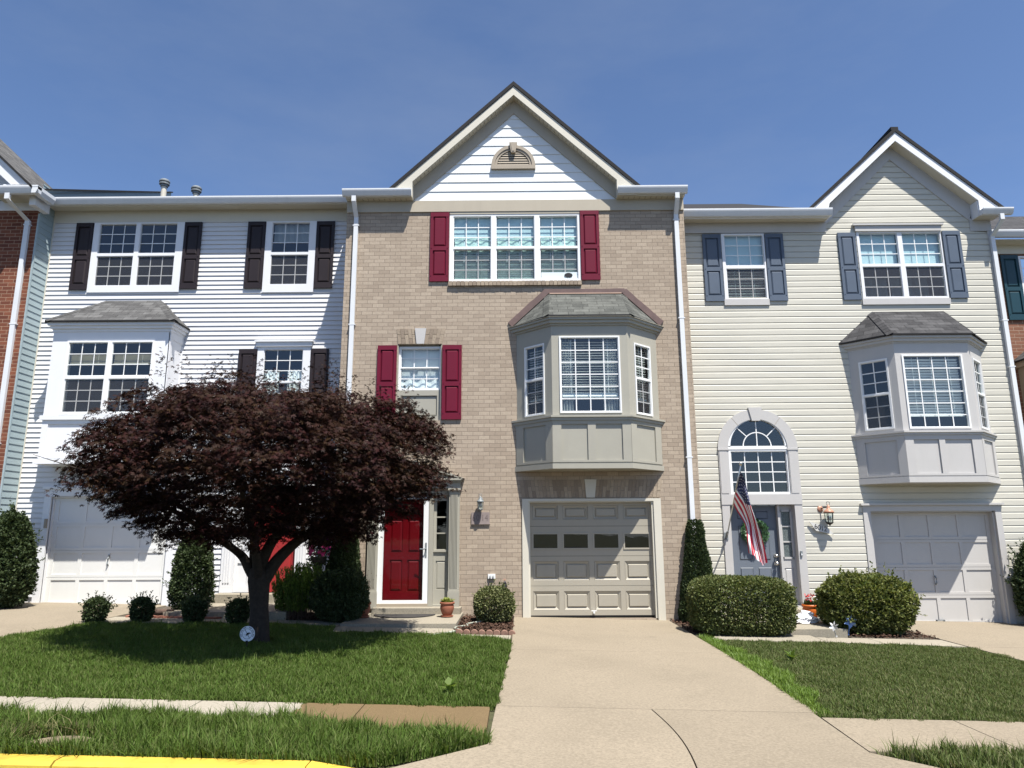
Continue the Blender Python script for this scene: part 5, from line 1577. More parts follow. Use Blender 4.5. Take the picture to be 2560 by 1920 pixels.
# faucet wrapped in a bag
t = thing("wrapped_faucet", "garden faucet wrapped in a black plastic bag on the brick wall above the round bush", "faucet", (-0.255, -0.01, 0.62))
b = MB()
b.lathe((0, -0.07, 0), [(0.012, .075), (0.022, .05), (0.040, .01), (0.052, -.03), (0.066, -.07), (0.060, -.11), (0.03, -.15), (0.01, -.165)], 14, sy=.7)
for i, v in enumerate(b.v):
    b.v[i] = (v[0] + .012 * math.sin(v[2] * 90 + v[1] * 60) - (.035 if v[2] < -.05 else 0), v[1] + .01 * math.cos(v[2] * 70), v[2])
b.build("bag", M['blk_bag'], t)
v = MB(); v.tube([(0, 0, .07), (0, -.05, .075)], .012, 8); v.tube([(-.028, -.05, .10), (.028, -.05, .10)], .007, 6); v.tube([(0, -.05, .075), (0, -.05, .10)], .007, 6); v.build("faucet", M['copper'], t)

# ---- wall lanterns
def lantern(x, yw, zb, s, label, dome, body, bulbs, arm):
    t = thing("wall_lantern", label, "wall lantern", (x, yw, zb), "wall lanterns beside the doors")
    yc = -arm
    bp = MB(); bp.xf = lambda p: (p[0] + bulbs, -p[2], p[1] + .30 * s); bp.lathe((0, 0, 0), [(0.05 * s, 0), (0.065 * s, .008), (0.06 * s, .02), (0.03, .03)], 20); bp.build("back_plate", M[dome], t, smooth=True)
    ar = MB(); ar.tube([(bulbs, -.01, .30 * s), (bulbs * .6, yc * .5, .33 * s), (0, yc, .33 * s)], .011, 8); ar.build("arm", M[body], t)
    d = MB(); d.lathe((0, yc, 0), [(0.10 * s, .225 * s), (0.105 * s, .235 * s), (0.085 * s, .265 * s), (0.05 * s, .29 * s), (0.038 * s, .30 * s), (0.03 * s, .345 * s), (0.012 * s, .385 * s)], 20); d.build("cap", M[dome], t, smooth=True)
    fr = MB(); fr.lathe((0, yc, 0), [(0.012 * s, -.035 * s), (.02 * s, -.015 * s), (0.06 * s, .01 * s), (0.075 * s, .03 * s), (0.07 * s, .038 * s)], 20); fr.lathe((0, yc, 0), [(0.088 * s, .215 * s), (0.092 * s, .228 * s), (0.03 * s, .228 * s)], 20)
    for k in range(5):
        a = k * 2 * math.pi / 5 + .35
        fr.tube([(.072 * s * math.cos(a), yc + .072 * s * math.sin(a), .035 * s), (.088 * s * math.cos(a), yc + .088 * s * math.sin(a), .218 * s)], .006 * s, 6)
    fr.tube([(.035 * s * math.sin(a_), yc, .41 * s - .035 * s * math.cos(a_)) for a_ in np.linspace(0, 6.28, 16)], .005, 6)
    fr.build("cage", M[body], t)
    g = MB(); g.lathe((0, yc, 0), [(0.066 * s, .036 * s), (0.082 * s, .216 * s)], 20); g.build("glass", M['glass'], t, smooth=True)
    bl = MB()
    for k in range(3):
        a = k * 2.1; bl.lathe((.028 * s * math.cos(a), yc + .028 * s * math.sin(a), 0), [(.012, .04 * s), (.012, .09 * s), (.018, .10 * s), (.016, .13 * s), (.003, .16 * s)], 8)
    bl.build("bulb", M['cream_trim'], t)
    return t
lantern(-0.715, 0.0, 2.00, 0.70, "aged pewter lantern on the tan brick wall above the mauve plaque", 'pewter', 'pewter', 0.0, .11)
lantern(6.165, 0.615, 1.715, 0.98, "copper topped lantern on the cream siding above the tilted number board", 'copper', 'ink', -.10, .16)

# ---- number plaques
def text_mesh(s, size):
    c = bpy.data.curves.new("lettering", 'FONT'); c.body = s; c.size = size; c.align_x = 'CENTER'; c.align_y = 'CENTER'; c.extrude = 0.002
    o = bpy.data.objects.new("lettering", c); COL.objects.link(o)
    dg = bpy.context.evaluated_depsgraph_get(); dg.update()
    me = bpy.data.meshes.new_from_object(o.evaluated_get(dg))
    vs = [tuple(v.co) for v in me.vertices]; fs = [tuple(p.vertices) for p in me.polygons]
    bpy.data.objects.remove(o); bpy.data.curves.remove(c); bpy.data.meshes.remove(me)
    return vs, fs
def put_text(mb, s, size, fn):
    vs, fs = text_mesh(s, size); b0 = len(mb.v)
    mb.v += [fn(v) for v in vs]
    for f_ in fs: mb.f.append([b0 + i for i in f_]); mb.mi.append(0)
t = thing("number_plaque", "mauve grey rectangular plaque numbered 6014 below the pewter lantern", "number plaque", (-0.715, 0, 1.75), "house number plaques")
p = MB(); p.box(-.175, .175, -.028, -.002, 0, .215); p.box(-.182, .182, -.034, -.002, -.012, 0.0); p.build("plate", M['plaque_g'], t)
p = MB()
for ch, x in zip("6014", (-.13, -.05, .045, .115)):
    put_text(p, ch, .165, lambda v, x=x: (x + v[0] * .8, -.0285 - v[2], .108 + v[1]))
p.build("numerals", M['plaque_n'], t)
t = thing("number_board", "weathered pale number board tilted like a ribbon, lettered 6012 in black", "number board", (6.03, 0.60, 1.60), "house number plaques")
p = MB(); q = [(-.225, .165), (-.16, .07), (-.105, -.015), (.205, -.085), (.245, -.10), (.20, -.04), (.12, .055)]
p.pxz(q, -.045, -.025); p.build("board", M['plaque_w'], t)
p = MB(); p.box(-.08, .1, -.026, .0, -.01, .04); p.build("bracket", M['iron'], t)
p = MB()
for ch, x, z, r_ in zip("6012", (-.103, -.038, .020, .082), (.065, .042, .025, .012), (6, -4, 0, -5)):
    a = R(r_)
    put_text(p, ch, .135, lambda v, x=x, z=z, a=a: (x + v[0] * math.cos(a) - v[1] * math.sin(a), -.0455 - v[2], z + v[0] * math.sin(a) + v[1] * math.cos(a)))
p.build("numerals", M['ink'], t)

# ---- lawn sign at the tree
t = thing("lawn_sign", "small round white lawn sign against dogs at the foot of the maple", "sign", (-3.635, -3.92, 0.09))
p = MB(); p.xf = lambda v: (v[0], -v[2], v[1] + .19)
p.lathe((0, 0, 0), [(.001, 0), (.100, 0), (.100, .006)], 40); p.build("disc", M['sign_w'], t)
p = MB(); p.tube([(0, .006, -.02), (0, .006, .11)], .009, 6); p.box(-.016, .016, -.010, .0, .082, .105); p.build("stake", M['black'], t)
p = MB(); fy = lambda u, v, d=.0: (u, -.0075 - d, v + .19)
half_r = lambda r0, r1: None
for k in range(40):
    a, b_ = 2 * math.pi * k / 40, 2 * math.pi * (k + 1) / 40
    p.face([fy(r_ * math.cos(x), r_ * math.sin(x)) for r_, x in ((.063, a), (.067, a), (.067, b_), (.063, b_))])
p.face([fy(-.036, .053), (fy(-.031, .056)), fy(.036, -.053), fy(.031, -.056)])
dog = [(-.047, -.007), (-.03, -.013), (-.018, -.012), (-.010, .004), (-.004, .013), (.02, .018), (.034, .017), (.047, .009), (.052, .005), (.036, .003), (.026, .0), (.018, -.008), (.014, -.02), (.008, -.02), (.006, -.011), (.0, -.014), (-.001, -.028), (-.007, -.028), (-.010, -.016), (-.02, -.017), (-.036, -.012), (-.047, -.004)]
p.face([fy(u, v, .0005) for u, v in dog])
p.face([fy(-.022 + .004 * math.cos(a), -.028 + .003 * math.sin(a)) for a in np.linspace(0, 6, 8)])
msg = "POOP FREE ZONE " + "\u2022 " + "POOP FREE ZONE"
for i, ch in enumerate(msg):
    if ch == ' ': continue
    a = R(205 - i * 230.0 / (len(msg) - 1))
    put_text(p, ch, .024, lambda v, a=a: (.083 * math.cos(a) + v[0] * math.sin(a) + v[1] * math.cos(a), -.0075 - v[2] * .2, .19 + .083 * math.sin(a) - v[0] * math.cos(a) + v[1] * math.sin(a)))
p.build("printing", M['ink'], t)

# ---- flag
t = thing("flag", "American flag hanging limp from an angled pole beside the slate grey door", "flag", (4.138, 0.56, 1.45))
p = MB(); b0, t0 = Vector((4.141, .49, 1.515)), Vector((4.190, -.50, 2.80))
p.tube([b0, t0], [.0125, .0125], 10); po = p.build("pole", M['steel'], t, smooth=True)
p = MB(); p.lathe((4.192, -.505, 2.80), [(.006, -.02), (.014, -.012), (.016, 0), (.027, .016), (.030, .034), (.022, .054), (.006, .062)], 14); p.build("finial", M['steel'], po, smooth=True)
p = MB(); p.box(4.095, 4.18, .565, .582, 1.42, 1.56); p.tube([(4.139, .57, 1.46), (4.143, .45, 1.585)], .024, 10); p.tube([(4.115, .50, 1.54), (4.175, .50, 1.53)], .008, 6); p.build("bracket", M['pewter'], t)
G = np.array([
 [(4.235,-0.410,2.694),(4.321,-0.325,2.451),(4.393,-0.321,2.068),(4.467,-0.346,1.743),(4.550,-0.298,1.422),(4.649,-0.197,1.010)],
 [(4.238,-0.236,2.586),(4.282,-0.269,2.387),(4.345,-0.311,2.081),(4.435,-0.275,1.738),(4.518,-0.201,1.432),(4.579,-0.194,0.951)],
 [(4.171,-0.167,2.394),(4.219,-0.225,2.268),(4.302,-0.201,2.122),(4.419,-0.157,1.746),(4.448,-0.189,1.445),(4.494,-0.266,1.031)],
 [(4.149,-0.106,2.255),(4.226,-0.104,2.114),(4.321,-0.080,1.942),(4.380,-0.132,1.698),(4.360,-0.231,1.433),(4.387,-0.271,1.144)],
 [(4.154,0.036,2.119),(4.233,0.039,1.946),(4.316,-0.033,1.747),(4.315,-0.153,1.577),(4.306,-0.215,1.374),(4.312,-0.209,1.184)]])
VK = [0, .27, .54, .77, 1.0]
def hoist(v):                                   # the hoist edge rides on the pole
    return t0 + (b0 - t0) * (0.085 + 0.455 * v)
def flag_pt(u, v):
    def interp(row):
        x = u * 5; i = min(int(x), 4); f_ = x - i
        g = lambda k: np.array(row[min(max(k, 0), 5)])
        p0, p1, p2, p3 = g(i - 1), g(i), g(i + 1), g(i + 2)
        return .5 * ((2 * p1) + (p2 - p0) * f_ + (2 * p0 - 5 * p1 + 4 * p2 - p3) * f_ ** 2 + (3 * p1 - p0 - 3 * p2 + p3) * f_ ** 3)
    i = 0
    while i < 3 and v > VK[i + 1]: i += 1
    f_ = (v - VK[i]) / (VK[i + 1] - VK[i]); f_ = f_ * f_ * (3 - 2 * f_) * .5 + f_ * .5
    q = interp(G[i]) * (1 - f_) + interp(G[i + 1]) * f_
    k = max(0, 1 - u / .16); h_ = np.array(hoist(v)); q = q * (1 - k * k) + h_ * k * k
    q[1] += .028 * math.sin(v * 15 + u * 5) * min(1, u * 2.5)
    q[0] += .010 * math.sin(v * 24 + u * 9) * u
    return q
fl = MB(); NU, NV = 44, 52
idx = [[fl.pt(flag_pt(i / NU, j_ / NV)) for i in range(NU + 1)] for j_ in range(NV + 1)]
for j_ in range(NV):
    for i in range(NU):
        u, v = (i + .5) / NU, (j_ + .5) / NV
        s_ = int(v * 13)
        fl.f.append([idx[j_][i], idx[j_][i + 1], idx[j_ + 1][i + 1], idx[j_ + 1][i]])
        fl.mi.append(2 if (u < .4 and s_ < 7) else (0 if s_ % 2 == 0 else 1))
for r_ in range(9):
    for c_ in range(6 if r_ % 2 == 0 else 5):
        cu = .4 * (2 * c_ + (1 if r_ % 2 == 0 else 2)) / 12; cv = (7 / 13) * (r_ + 1) / 10
        pts = []
        for k in range(10):
            rr = (.0165 if k % 2 == 0 else .0075); a = math.pi * k / 5
            pts.append(flag_pt(cu + rr * math.sin(a) * .62, cv - rr * math.cos(a)))
        e1 = flag_pt(cu + .01, cv) - flag_pt(cu, cv); e2 = flag_pt(cu, cv + .01) - flag_pt(cu, cv)
        nn = np.cross(e1, e2); nn /= np.linalg.norm(nn)
        if nn[1] > 0: nn = -nn
        for sg in (1, -1): fl.face([tuple(q + nn * .004 * sg) for q in pts], 1)
fl.build("cloth", [M['flag_r'], M['flag_w'], M['flag_b']], t, smooth=True, fix=False)
adopt(t)

# ---- wreath
t = thing("wreath", "green leafy wreath hanging on the slate grey door behind the flag", "wreath", (4.76, .745, 1.56))
n = 620; A = RNG.uniform(0, 2 * math.pi, n); B = RNG.uniform(0, 2 * math.pi, n)
P = np.stack([(.20 + .045 * np.cos(B)) * np.cos(A), -.03 + .04 * np.sin(B), (.20 + .045 * np.cos(B)) * np.sin(A)], 1)
D = np.stack([-np.sin(A) + np.cos(A) * RNG.uniform(-.3, 1, n), RNG.uniform(-.9, .2, n), np.cos(A) + np.sin(A) * RNG.uniform(-.3, 1, n)], 1)
leaves("leaves", P, D, RNG.normal(size=(n, 3)) + [0, -1.2, 0], RNG.uniform(.05, .09, n), OVAL, M['lf_wreath'], t)
w_ = MB(); w_.tube([(.2 * math.cos(a), -.03, .2 * math.sin(a)) for a in np.linspace(0, 6.2832, 30)], .02, 8); w_.build("ring", M['twig'], t)
# ================================================================== PLANTS
def lump(D, seed, k=3):
    r_ = np.random.default_rng(seed); out = np.zeros(len(D))
    for _ in range(6):
        w = r_.normal(size=3) * k; out += np.sin(D @ w + r_.uniform(0, 6.28))
    return out / 6

def bush(name, label, cat, base, half, n, size, mat, power=2.5, lumpy=.10, seed=1, group=None, tmpl=OVAL, shell=.16, zc=None, stems=7, up=.35, taper=0.0, spiky=0.0, shoots=60, slen=.10):
    """leafy shrub: leaves spread through the outer shell of a rounded, uneven body"""
    n = int(n * 2.4); size = size * 1.12
    t = thing(name, label, cat, base, group)
    r_ = np.random.default_rng(seed)
    D = unit(r_.normal(size=(n, 3)))
    a, b, c = half
    k = (np.abs(D[:, 0]) ** power + np.abs(D[:, 1]) ** power + np.abs(D[:, 2]) ** power) ** (-1 / power)
    s = (1 - shell * r_.random(n) ** 1.3 * 2.2) * (1 + lumpy * lump(D, seed) + lumpy * .6 * lump(D, seed + 9, 8))
    s = s + spiky * np.maximum(0, lump(D, seed + 4, 14)) * r_.random(n)
    P = D * k[:, None] * s[:, None] * np.array([a, b, c])
    zc = c if zc is None else zc
    tz = np.clip((P[:, 2] + zc) / (zc + c), 0, 1)
    if taper: P[:, :2] *= (1 - taper * tz)[:, None]
    P[:, 2] += zc
    keep = P[:, 2] > 0.02
    P, Dk = P[keep], D[keep]
    m = len(P)
    out = unit(Dk * np.array([1 / a, 1 / b, 1 / c]))
    dirn = unit(out + r_.normal(size=(m, 3)) * .7 + [0, 0, up])
    nor = unit(out * .6 + r_.normal(size=(m, 3)) * .55 + [0, 0, .5])
    sz = r_.uniform(.7, 1.25, m) * size
    if shoots:                                       # young shoots that roughen the outline
        pick = r_.choice(m, shoots * 3); pick = pick[out[pick, 2] > -.3][:shoots]
        k_ = 12; q = np.repeat(P[pick], k_, 0); o_ = np.repeat(unit(out[pick] + [0, 0, .8] + r_.normal(size=(len(pick), 3)) * .25), k_, 0)
        ll_ = np.repeat(slen * r_.uniform(.4, 1.4, len(pick)), k_); u_ = np.tile(np.linspace(.1, 1, k_), len(pick)) * ll_
        P = np.concatenate([P, q + o_ * u_[:, None]]); dirn = np.concatenate([dirn, unit(o_ * .6 + r_.normal(size=q.shape) * .7)]); nor = np.concatenate([nor, r_.normal(size=q.shape) * .6 + [0, 0, .8]]); sz = np.concatenate([sz, r_.uniform(.6, 1.1, len(q)) * size])
    leaves("foliage", P, dirn, nor, sz, tmpl, mat, t)
    sm = MB()
    for i in range(stems):
        an = i * 2.4 + seed; e = Vector((math.cos(an) * a * .6, math.sin(an) * b * .6, zc + c * .45))
        e.x *= 1 - taper * .6; e.y *= 1 - taper * .6
        sm.tube([(math.cos(an) * .04, math.sin(an) * .04, -.03), Vector((e.x * .45, e.y * .45, e.z * .45)), e], [.014, .010, .004], 6)
    sm.build("stem", M['twig'], t)
    return t

def column(name, label, cat, base, h, prof, n, size, mat, seed=1, tmpl=OVAL, group=None, lumpy=.10, sq=1.0, updir=.8):
    """tall plant: prof gives radius against relative height"""
    n = int(n * 2.0); size = size * 1.15
    t = thing(name, label, cat, base, group)
    r_ = np.random.default_rng(seed)
    u = r_.random(n * 2); rad = np.interp(u, [p[0] for p in prof], [p[1] for p in prof])
    acc = r_.random(n * 2) < rad / max(p[1] for p in prof); u, rad = u[acc], rad[acc]
    m = len(u); A = r_.uniform(0, 2 * math.pi, m)
    D = np.stack([np.cos(A), np.sin(A), u * 3], 1)
    if sq != 1.0:
        rad = rad * (np.abs(np.cos(A)) ** sq + np.abs(np.sin(A)) ** sq) ** (-1 / sq)
    s = (1 - .45 * r_.random(m) ** 1.6) * (1 + lumpy * lump(D, seed, 3) + lumpy * lump(D, seed + 7, 8))
    P = np.stack([np.cos(A) * rad * s, np.sin(A) * rad * s, u * h + .01], 1)
    out = np.stack([np.cos(A), np.sin(A), np.full(m, .25)], 1)
    dirn = out + r_.normal(size=(m, 3)) * .5 + [0, 0, updir]
    leaves("foliage", P, dirn, out + r_.normal(size=(m, 3)) * .5 + [0, 0, .3], r_.uniform(.7, 1.25, m) * size, tmpl, mat, t)
    sm = MB(); sm.tube([(0, 0, -.03), (0, 0, h * .5), (0, 0, h * .92)], [.03, .02, .006], 7); sm.build("stem", M['twig'], t)
    return t

# right of the driveway
column("clipped_yew", "tall narrow clipped evergreen against the brick corner right of the driveway", "evergreen", (3.36, -0.12, gz(3.4)), 1.86,
       [(0, .34), (.12, .37), (.45, .27), (.8, .17), (.93, .15), (1.0, .10)], 9000, .034, M['lf_dark'], 3, lumpy=.07)
bush("clipped_hedge", "clipped boxy green hedge in front of the slate grey door", "hedge", (3.70, -1.52, gz(3.7)), (.82, .50, .46), 15000, .036, M['lf_box'], power=4.2, lumpy=.06, seed=5, shell=.12, spiky=.06, shoots=160, slen=.05)
bush("leafy_hedge", "loose leafy green hedge with ragged edges left of the grey garage door", "hedge", (5.96, -1.15, gz(5.9)), (.73, .50, .48), 11500, .048, M['lf_olive'], power=3.0, lumpy=.09, seed=8, shell=.16, spiky=.14, shoots=150, slen=.16)
bush("tall_shrub", "tall feathery evergreen shrub at the right edge beside the grey garage", "shrub", (9.98, 0.22, gz(9.9)), (.50, .42, .80), 9000, .05, M['lf_dark'], power=2.2, lumpy=.14, seed=12, spiky=.25, up=.8, shoots=150, slen=.22, taper=.35)
# brick house
bush("round_boxwood", "small round variegated bush in the mulch beside the beige garage", "bush", (-0.43, -0.78, gz(-.4)), (.35, .34, .31), 4200, .034, M['lf_var'], power=2.6, lumpy=.06, seed=15)
# left side
bush("holly_bush", "big dark green bush at the left edge beside the white garage", "bush", (-9.66, -0.12, gz(-9.6)), (.54, .50, .90), 12000, .052, M['lf_dark'], power=2.5, lumpy=.16, seed=18, spiky=.25, taper=.45, up=.5, shoots=170, slen=.18)
bush("upright_boxwood", "upright dark green bush between white garage and porch pilaster", "bush", (-6.0, -0.40, gz(-5.9) + .06), (.41, .38, .70), 9000, .038, M['lf_dark'], power=3.0, lumpy=.13, seed=21, spiky=.18, taper=.42, shoots=120, slen=.13)
for i, (x, y, lab) in enumerate(((-6.93, -1.78, "first small round shrub from the left at the lawn's back edge, in full sun"),
                                 (-6.30, -1.55, "small round shrub below the white garage door's right corner"),
                                 (-5.42, -1.52, "small dark shrub in front of the upright bush, in the maple's shade"),
                                 (-4.68, -1.55, "small dark shrub just left of the maple trunk"))):
    bush("small_shrub", lab, "shrub", (x, y, gz(x)), (.165, .165, .20), 1300, .036, M['lf_dark'], power=2.4, lumpy=.14, seed=30 + i, spiky=.25, shoots=46, slen=.12, group="small shrubs along the back of the lawn", stems=5)
column("arborvitae", "narrow column of evergreen between the pink flowers and the brick corner", "evergreen", (-3.22, -0.38, gz(-3.2)), 1.90,
       [(0, .30), (.2, .34), (.5, .27), (.8, .19), (1.0, .07)], 8000, .04, M['lf_dark'], 41, lumpy=.12)
# feathery bright shrub
def feather(name, label, base, n_st, h, spread, seed):
    t = thing(name, label, "shrub", base); r_ = np.random.default_rng(seed)
    P, D, Nn, S = [], [], [], []
    sm = MB()
    for i in range(n_st):
        a = r_.uniform(0, 6.28); q = r_.uniform(0, 1) ** .6
        b0_ = np.array([math.cos(a) * q * spread[0] * .75, math.sin(a) * q * spread[1] * .75, 0.0])
        tip = np.array([math.cos(a) * q * spread[0], math.sin(a) * q * spread[1], h * r_.uniform(.72, 1.05) * (1 - .25 * q)])
        if i % 4 == 0: sm.tube([b0_, tip], [.005, .002], 5)
        m = 46
        for u in r_.uniform(.25, 1, m):
            p = b0_ + (tip - b0_) * u; an = r_.uniform(0, 6.28)
            P.append(p); D.append((math.cos(an) * .6, math.sin(an) * .6, .9)); Nn.append(r_.normal(size=3)); S.append(.060 * r_.uniform(.6, 1.2))
    leaves("foliage", np.array(P), np.array(D), np.array(Nn), np.array(S), LONG, M['lf_bright'], t)
    sm.build("stem", M['twig'], t)
    return t
feather("feathery_shrub", "bright yellow green feathery shrub right of the maple trunk before the red door", (-3.82, -0.72, gz(-3.8)), 420, 1.02, (.60, .42), 51)
bush("dense_shrub", "dense dark green shrub in the shade between feathery shrub and stoop", "shrub", (-3.12, -1.02, gz(-3.1)), (.48, .42, .44), 8500, .036, M['lf_dark'], power=2.3, lumpy=.12, seed=55, spiky=.15, shoots=80, slen=.14)
# bare shrub
t = thing("bare_shrub", "small leafless twiggy shrub beside the left terracotta pot", "shrub", (-2.93, -0.42, gz(-2.9)))
r_ = random.Random(61); tw = MB()
def twig(p, d, ln, rad, dep):
    q = p + d * ln; tw.tube([p, (p + q) / 2 + Vector((r_.uniform(-.02, .02), r_.uniform(-.02, .02), 0)), q], [rad, rad * .8, rad * .6], 5)
    if dep:
        for _ in range(3): twig(q, (d + Vector((r_.uniform(-.7, .7), r_.uniform(-.7, .7), r_.uniform(-.1, .5)))).normalized(), ln * r_.uniform(.6, .85), rad * .6, dep - 1)
for i in range(5): twig(Vector((r_.uniform(-.05, .05), r_.uniform(-.05, .05), 0)), Vector((r_.uniform(-.4, .4), r_.uniform(-.4, .4), 1)).normalized(), .26, .008, 3)
tw.build("twigs", M['twig'], t)
n = 160; rr = np.random.default_rng(3); P = np.stack([rr.normal(0, .12, n), rr.normal(0, .12, n), rr.uniform(.45, .85, n)], 1)
leaves("foliage", P, rr.normal(size=(n, 3)), rr.normal(size=(n, 3)), .025, OVAL, M['lf_maple'], t)
# hanging flowers on a shepherd's hook
t = thing("flower_basket", "hanging basket of pink and violet flowers right of the red door", "flower basket", (-3.66, -0.50, gz(-3.66)))
hk = MB(); hk.tube([(.12, .05, -.02), (.12, .05, 1.62), (.09, .04, 1.72), (.03, .02, 1.72), (0, 0, 1.62), (0, 0, 1.45)], .008, 6); hk.build("hook", M['black'], t)
bk_ = MB(); bk_.lathe((0, 0, .92), [(.06, 0), (.12, .05), (.15, .14), (.155, .16)], 18); bk_.build("basket", M['twig'], t, smooth=True)
rr = np.random.default_rng(71); n = 900
D = unit(rr.normal(size=(n, 3))); P = D * np.array([.19, .18, .27]) * rr.uniform(.6, 1.0, n)[:, None] + [0, 0, 1.20]; P[:, 2] -= np.maximum(0, -D[:, 2]) * .12
leaves("foliage", P, D + rr.normal(size=(n, 3)) * .6, D + rr.normal(size=(n, 3)) * .4, .045, OVAL, M['lf_dark'], t)
for nm, mat, cnt, zr in (("pink_flower", 'petal_p', 46, (-.3, .35)), ("violet_flower", 'petal_v', 16, (.1, .7)), ("yellow_flower", 'petal_y', 14, (.4, .9))):
    d_ = unit(rr.normal(size=(cnt * 4, 3))); d_ = d_[(d_[:, 2] > zr[0]) & (d_[:, 2] < zr[1])][:cnt]
    c_ = d_ * np.array([.20, .19, .29]) + [0, 0, 1.20]
    P = np.repeat(c_, 5, 0); m = len(P); ang = np.tile(np.arange(5) * 1.2566, len(c_)); dn = np.repeat(d_, 5, 0)
    e1 = unit(np.cross(dn, np.tile([[0.01, 0, 1.0]], (m, 1)))); e2 = np.cross(dn, e1)
    leaves(nm, P, e1 * np.cos(ang)[:, None] + e2 * np.sin(ang)[:, None] + dn * .3, dn, .042, OVAL, M[mat], t)

# ================================================================== JAPANESE MAPLE
TB = Vector((-3.66, -3.40, gz(-3.66)))
t = thing("japanese_maple", "wide umbrella shaped dark purple Japanese maple in the middle of the left lawn", "tree", TB)
def V3(x, y, z): return Vector((x, y, z)) - TB
tr = MB()
tr.tube(smooth_path([V3(-3.66, -3.40, -.05), V3(-3.665, -3.40, .25), V3(-3.68, -3.40, .55), V3(-3.70, -3.40, .80), V3(-3.715, -3.40, .98), V3(-3.74, -3.38, 1.10)], 4), np.interp(np.linspace(0, 1, 21), [0, .12, .4, .75, 1], [.215, .15, .125, .155, .135]), 14)
limbs = []
def limb(pts, r0, r1):
    sp = smooth_path([V3(*p) for p in pts], 5); tr.tube(sp, np.linspace(r0, r1, len(sp)), 10); limbs.append([p + TB for p in sp])
limb([(-3.70, -3.40, .88), (-3.84, -3.42, 1.08), (-3.95, -3.45, 1.27), (-4.12, -3.5, 1.42), (-4.5, -3.6, 1.75), (-5.0, -3.7, 2.1), (-5.5, -3.75, 2.3)], .085, .018)
limb([(-3.72, -3.38, .92), (-3.83, -3.3, 1.22), (-3.87, -3.2, 1.55), (-3.80, -3.0, 1.95), (-3.9, -2.7, 2.5), (-4.0, -2.5, 3.0)], .085, .02)
limb([(-3.74, -3.42, .95), (-3.65, -3.45, 1.25), (-3.49, -3.5, 1.53), (-3.28, -3.5, 1.72), (-3.0, -3.55, 1.92), (-2.6, -3.6, 2.1), (-2.0, -3.7, 2.45)], .095, .018)
limb([(-3.66, -3.40, .90), (-3.50, -3.38, 1.18), (-3.32, -3.36, 1.38), (-3.12, -3.34, 1.54), (-2.85, -3.3, 1.66), (-2.5, -3.25, 1.78), (-2.0, -3.2, 1.95), (-1.5, -3.1, 2.2)], .10, .016)
limb([(-3.05, -3.34, 1.58), (-2.88, -3.38, 1.72), (-2.7, -3.42, 1.86), (-2.4, -3.5, 2.1)], .035, .014)
limb([(-3.70, -3.45, .95), (-3.66, -3.75, 1.35), (-3.6, -4.2, 1.75), (-3.5, -4.8, 2.1), (-3.4, -5.3, 2.3)], .075, .016)
limb([(-3.95, -3.5, 1.3), (-4.3, -4.0, 1.65), (-4.7, -4.5, 2.0), (-5.0, -4.9, 2.2)], .05, .014)
limb([(-3.3, -3.5, 1.75), (-3.2, -3.4, 2.2), (-3.1, -3.2, 2.8), (-3.0, -3.1, 3.2)], .05, .014)
rr = random.Random(9)
for k in range(46):
    L = rr.choice(limbs); p = L[rr.randrange(len(L) // 2, len(L))]
    a = math.atan2(p.y + 3.4, p.x + 3.8) + rr.uniform(-.9, .9)
    q = p + Vector((math.cos(a) * .55, math.sin(a) * .55, rr.uniform(.1, .55)))
    q2 = q + Vector((math.cos(a + rr.uniform(-.5, .5)) * .5, math.sin(a) * .5, rr.uniform(-.05, .3)))
    tr.tube([p - TB, (p + q) / 2 - TB + Vector((0, 0, .05)), q - TB, q2 - TB], [.014, .011, .008, .004], 6)
tr.build("trunk", M['bark'], t, smooth=True)

CX, CY, RX, RY = -3.64, -3.36, 2.36, 2.45
def ztop(a, rho):
    base = np.interp(rho, [0, .35, .6, .8, .92, 1.0], [3.60, 3.58, 3.50, 3.36, 3.12, 2.80])
    return base + .13 * np.sin(a * 3 + 1.0) * rho + .10 * np.sin(a * 5 + 2.2 + rho * 6) + .07 * np.sin(a * 9 + rho * 11)
def zbot(a, rho):
    base = np.interp(rho, [0, .2, .45, .65, .8, .92, 1.0], [1.85, 1.62, 1.52, 1.66, 1.92, 2.26, 2.60])
    return base + .10 * np.sin(a * 4 + .5) * rho + .06 * np.sin(a * 8 + 3)
r_ = np.random.default_rng(77)
P, D, Nn, S = [], [], [], []
def spray(c, az, pitch, ln, m):
    """a flat layered spray of hanging maple leaves along a twig"""
    d = np.array([math.cos(az) * math.cos(pitch), math.sin(az) * math.cos(pitch), math.sin(pitch)])
    s = np.array([-math.sin(az), math.cos(az), 0.0])
    for _ in range(m):
        u = r_.random(); w = r_.normal() * .30 * (1 - .55 * u)
        p = c + d * (u - .35) * ln + s * w * ln + np.array([0, 0, -.16 * ln * (u - .2) ** 2 + r_.normal() * .025 - .18 * abs(w) * ln])
        a2 = az + r_.normal() * .9 + np.sign(w) * .5
        P.append(p); D.append((math.cos(a2), math.sin(a2), -.55 + r_.normal() * .45)); Nn.append((r_.normal() * .42 + .25 * math.cos(az), r_.normal() * .42 + .25 * math.sin(az), 1.0)); S.append(.048 * r_.uniform(.65, 1.25))
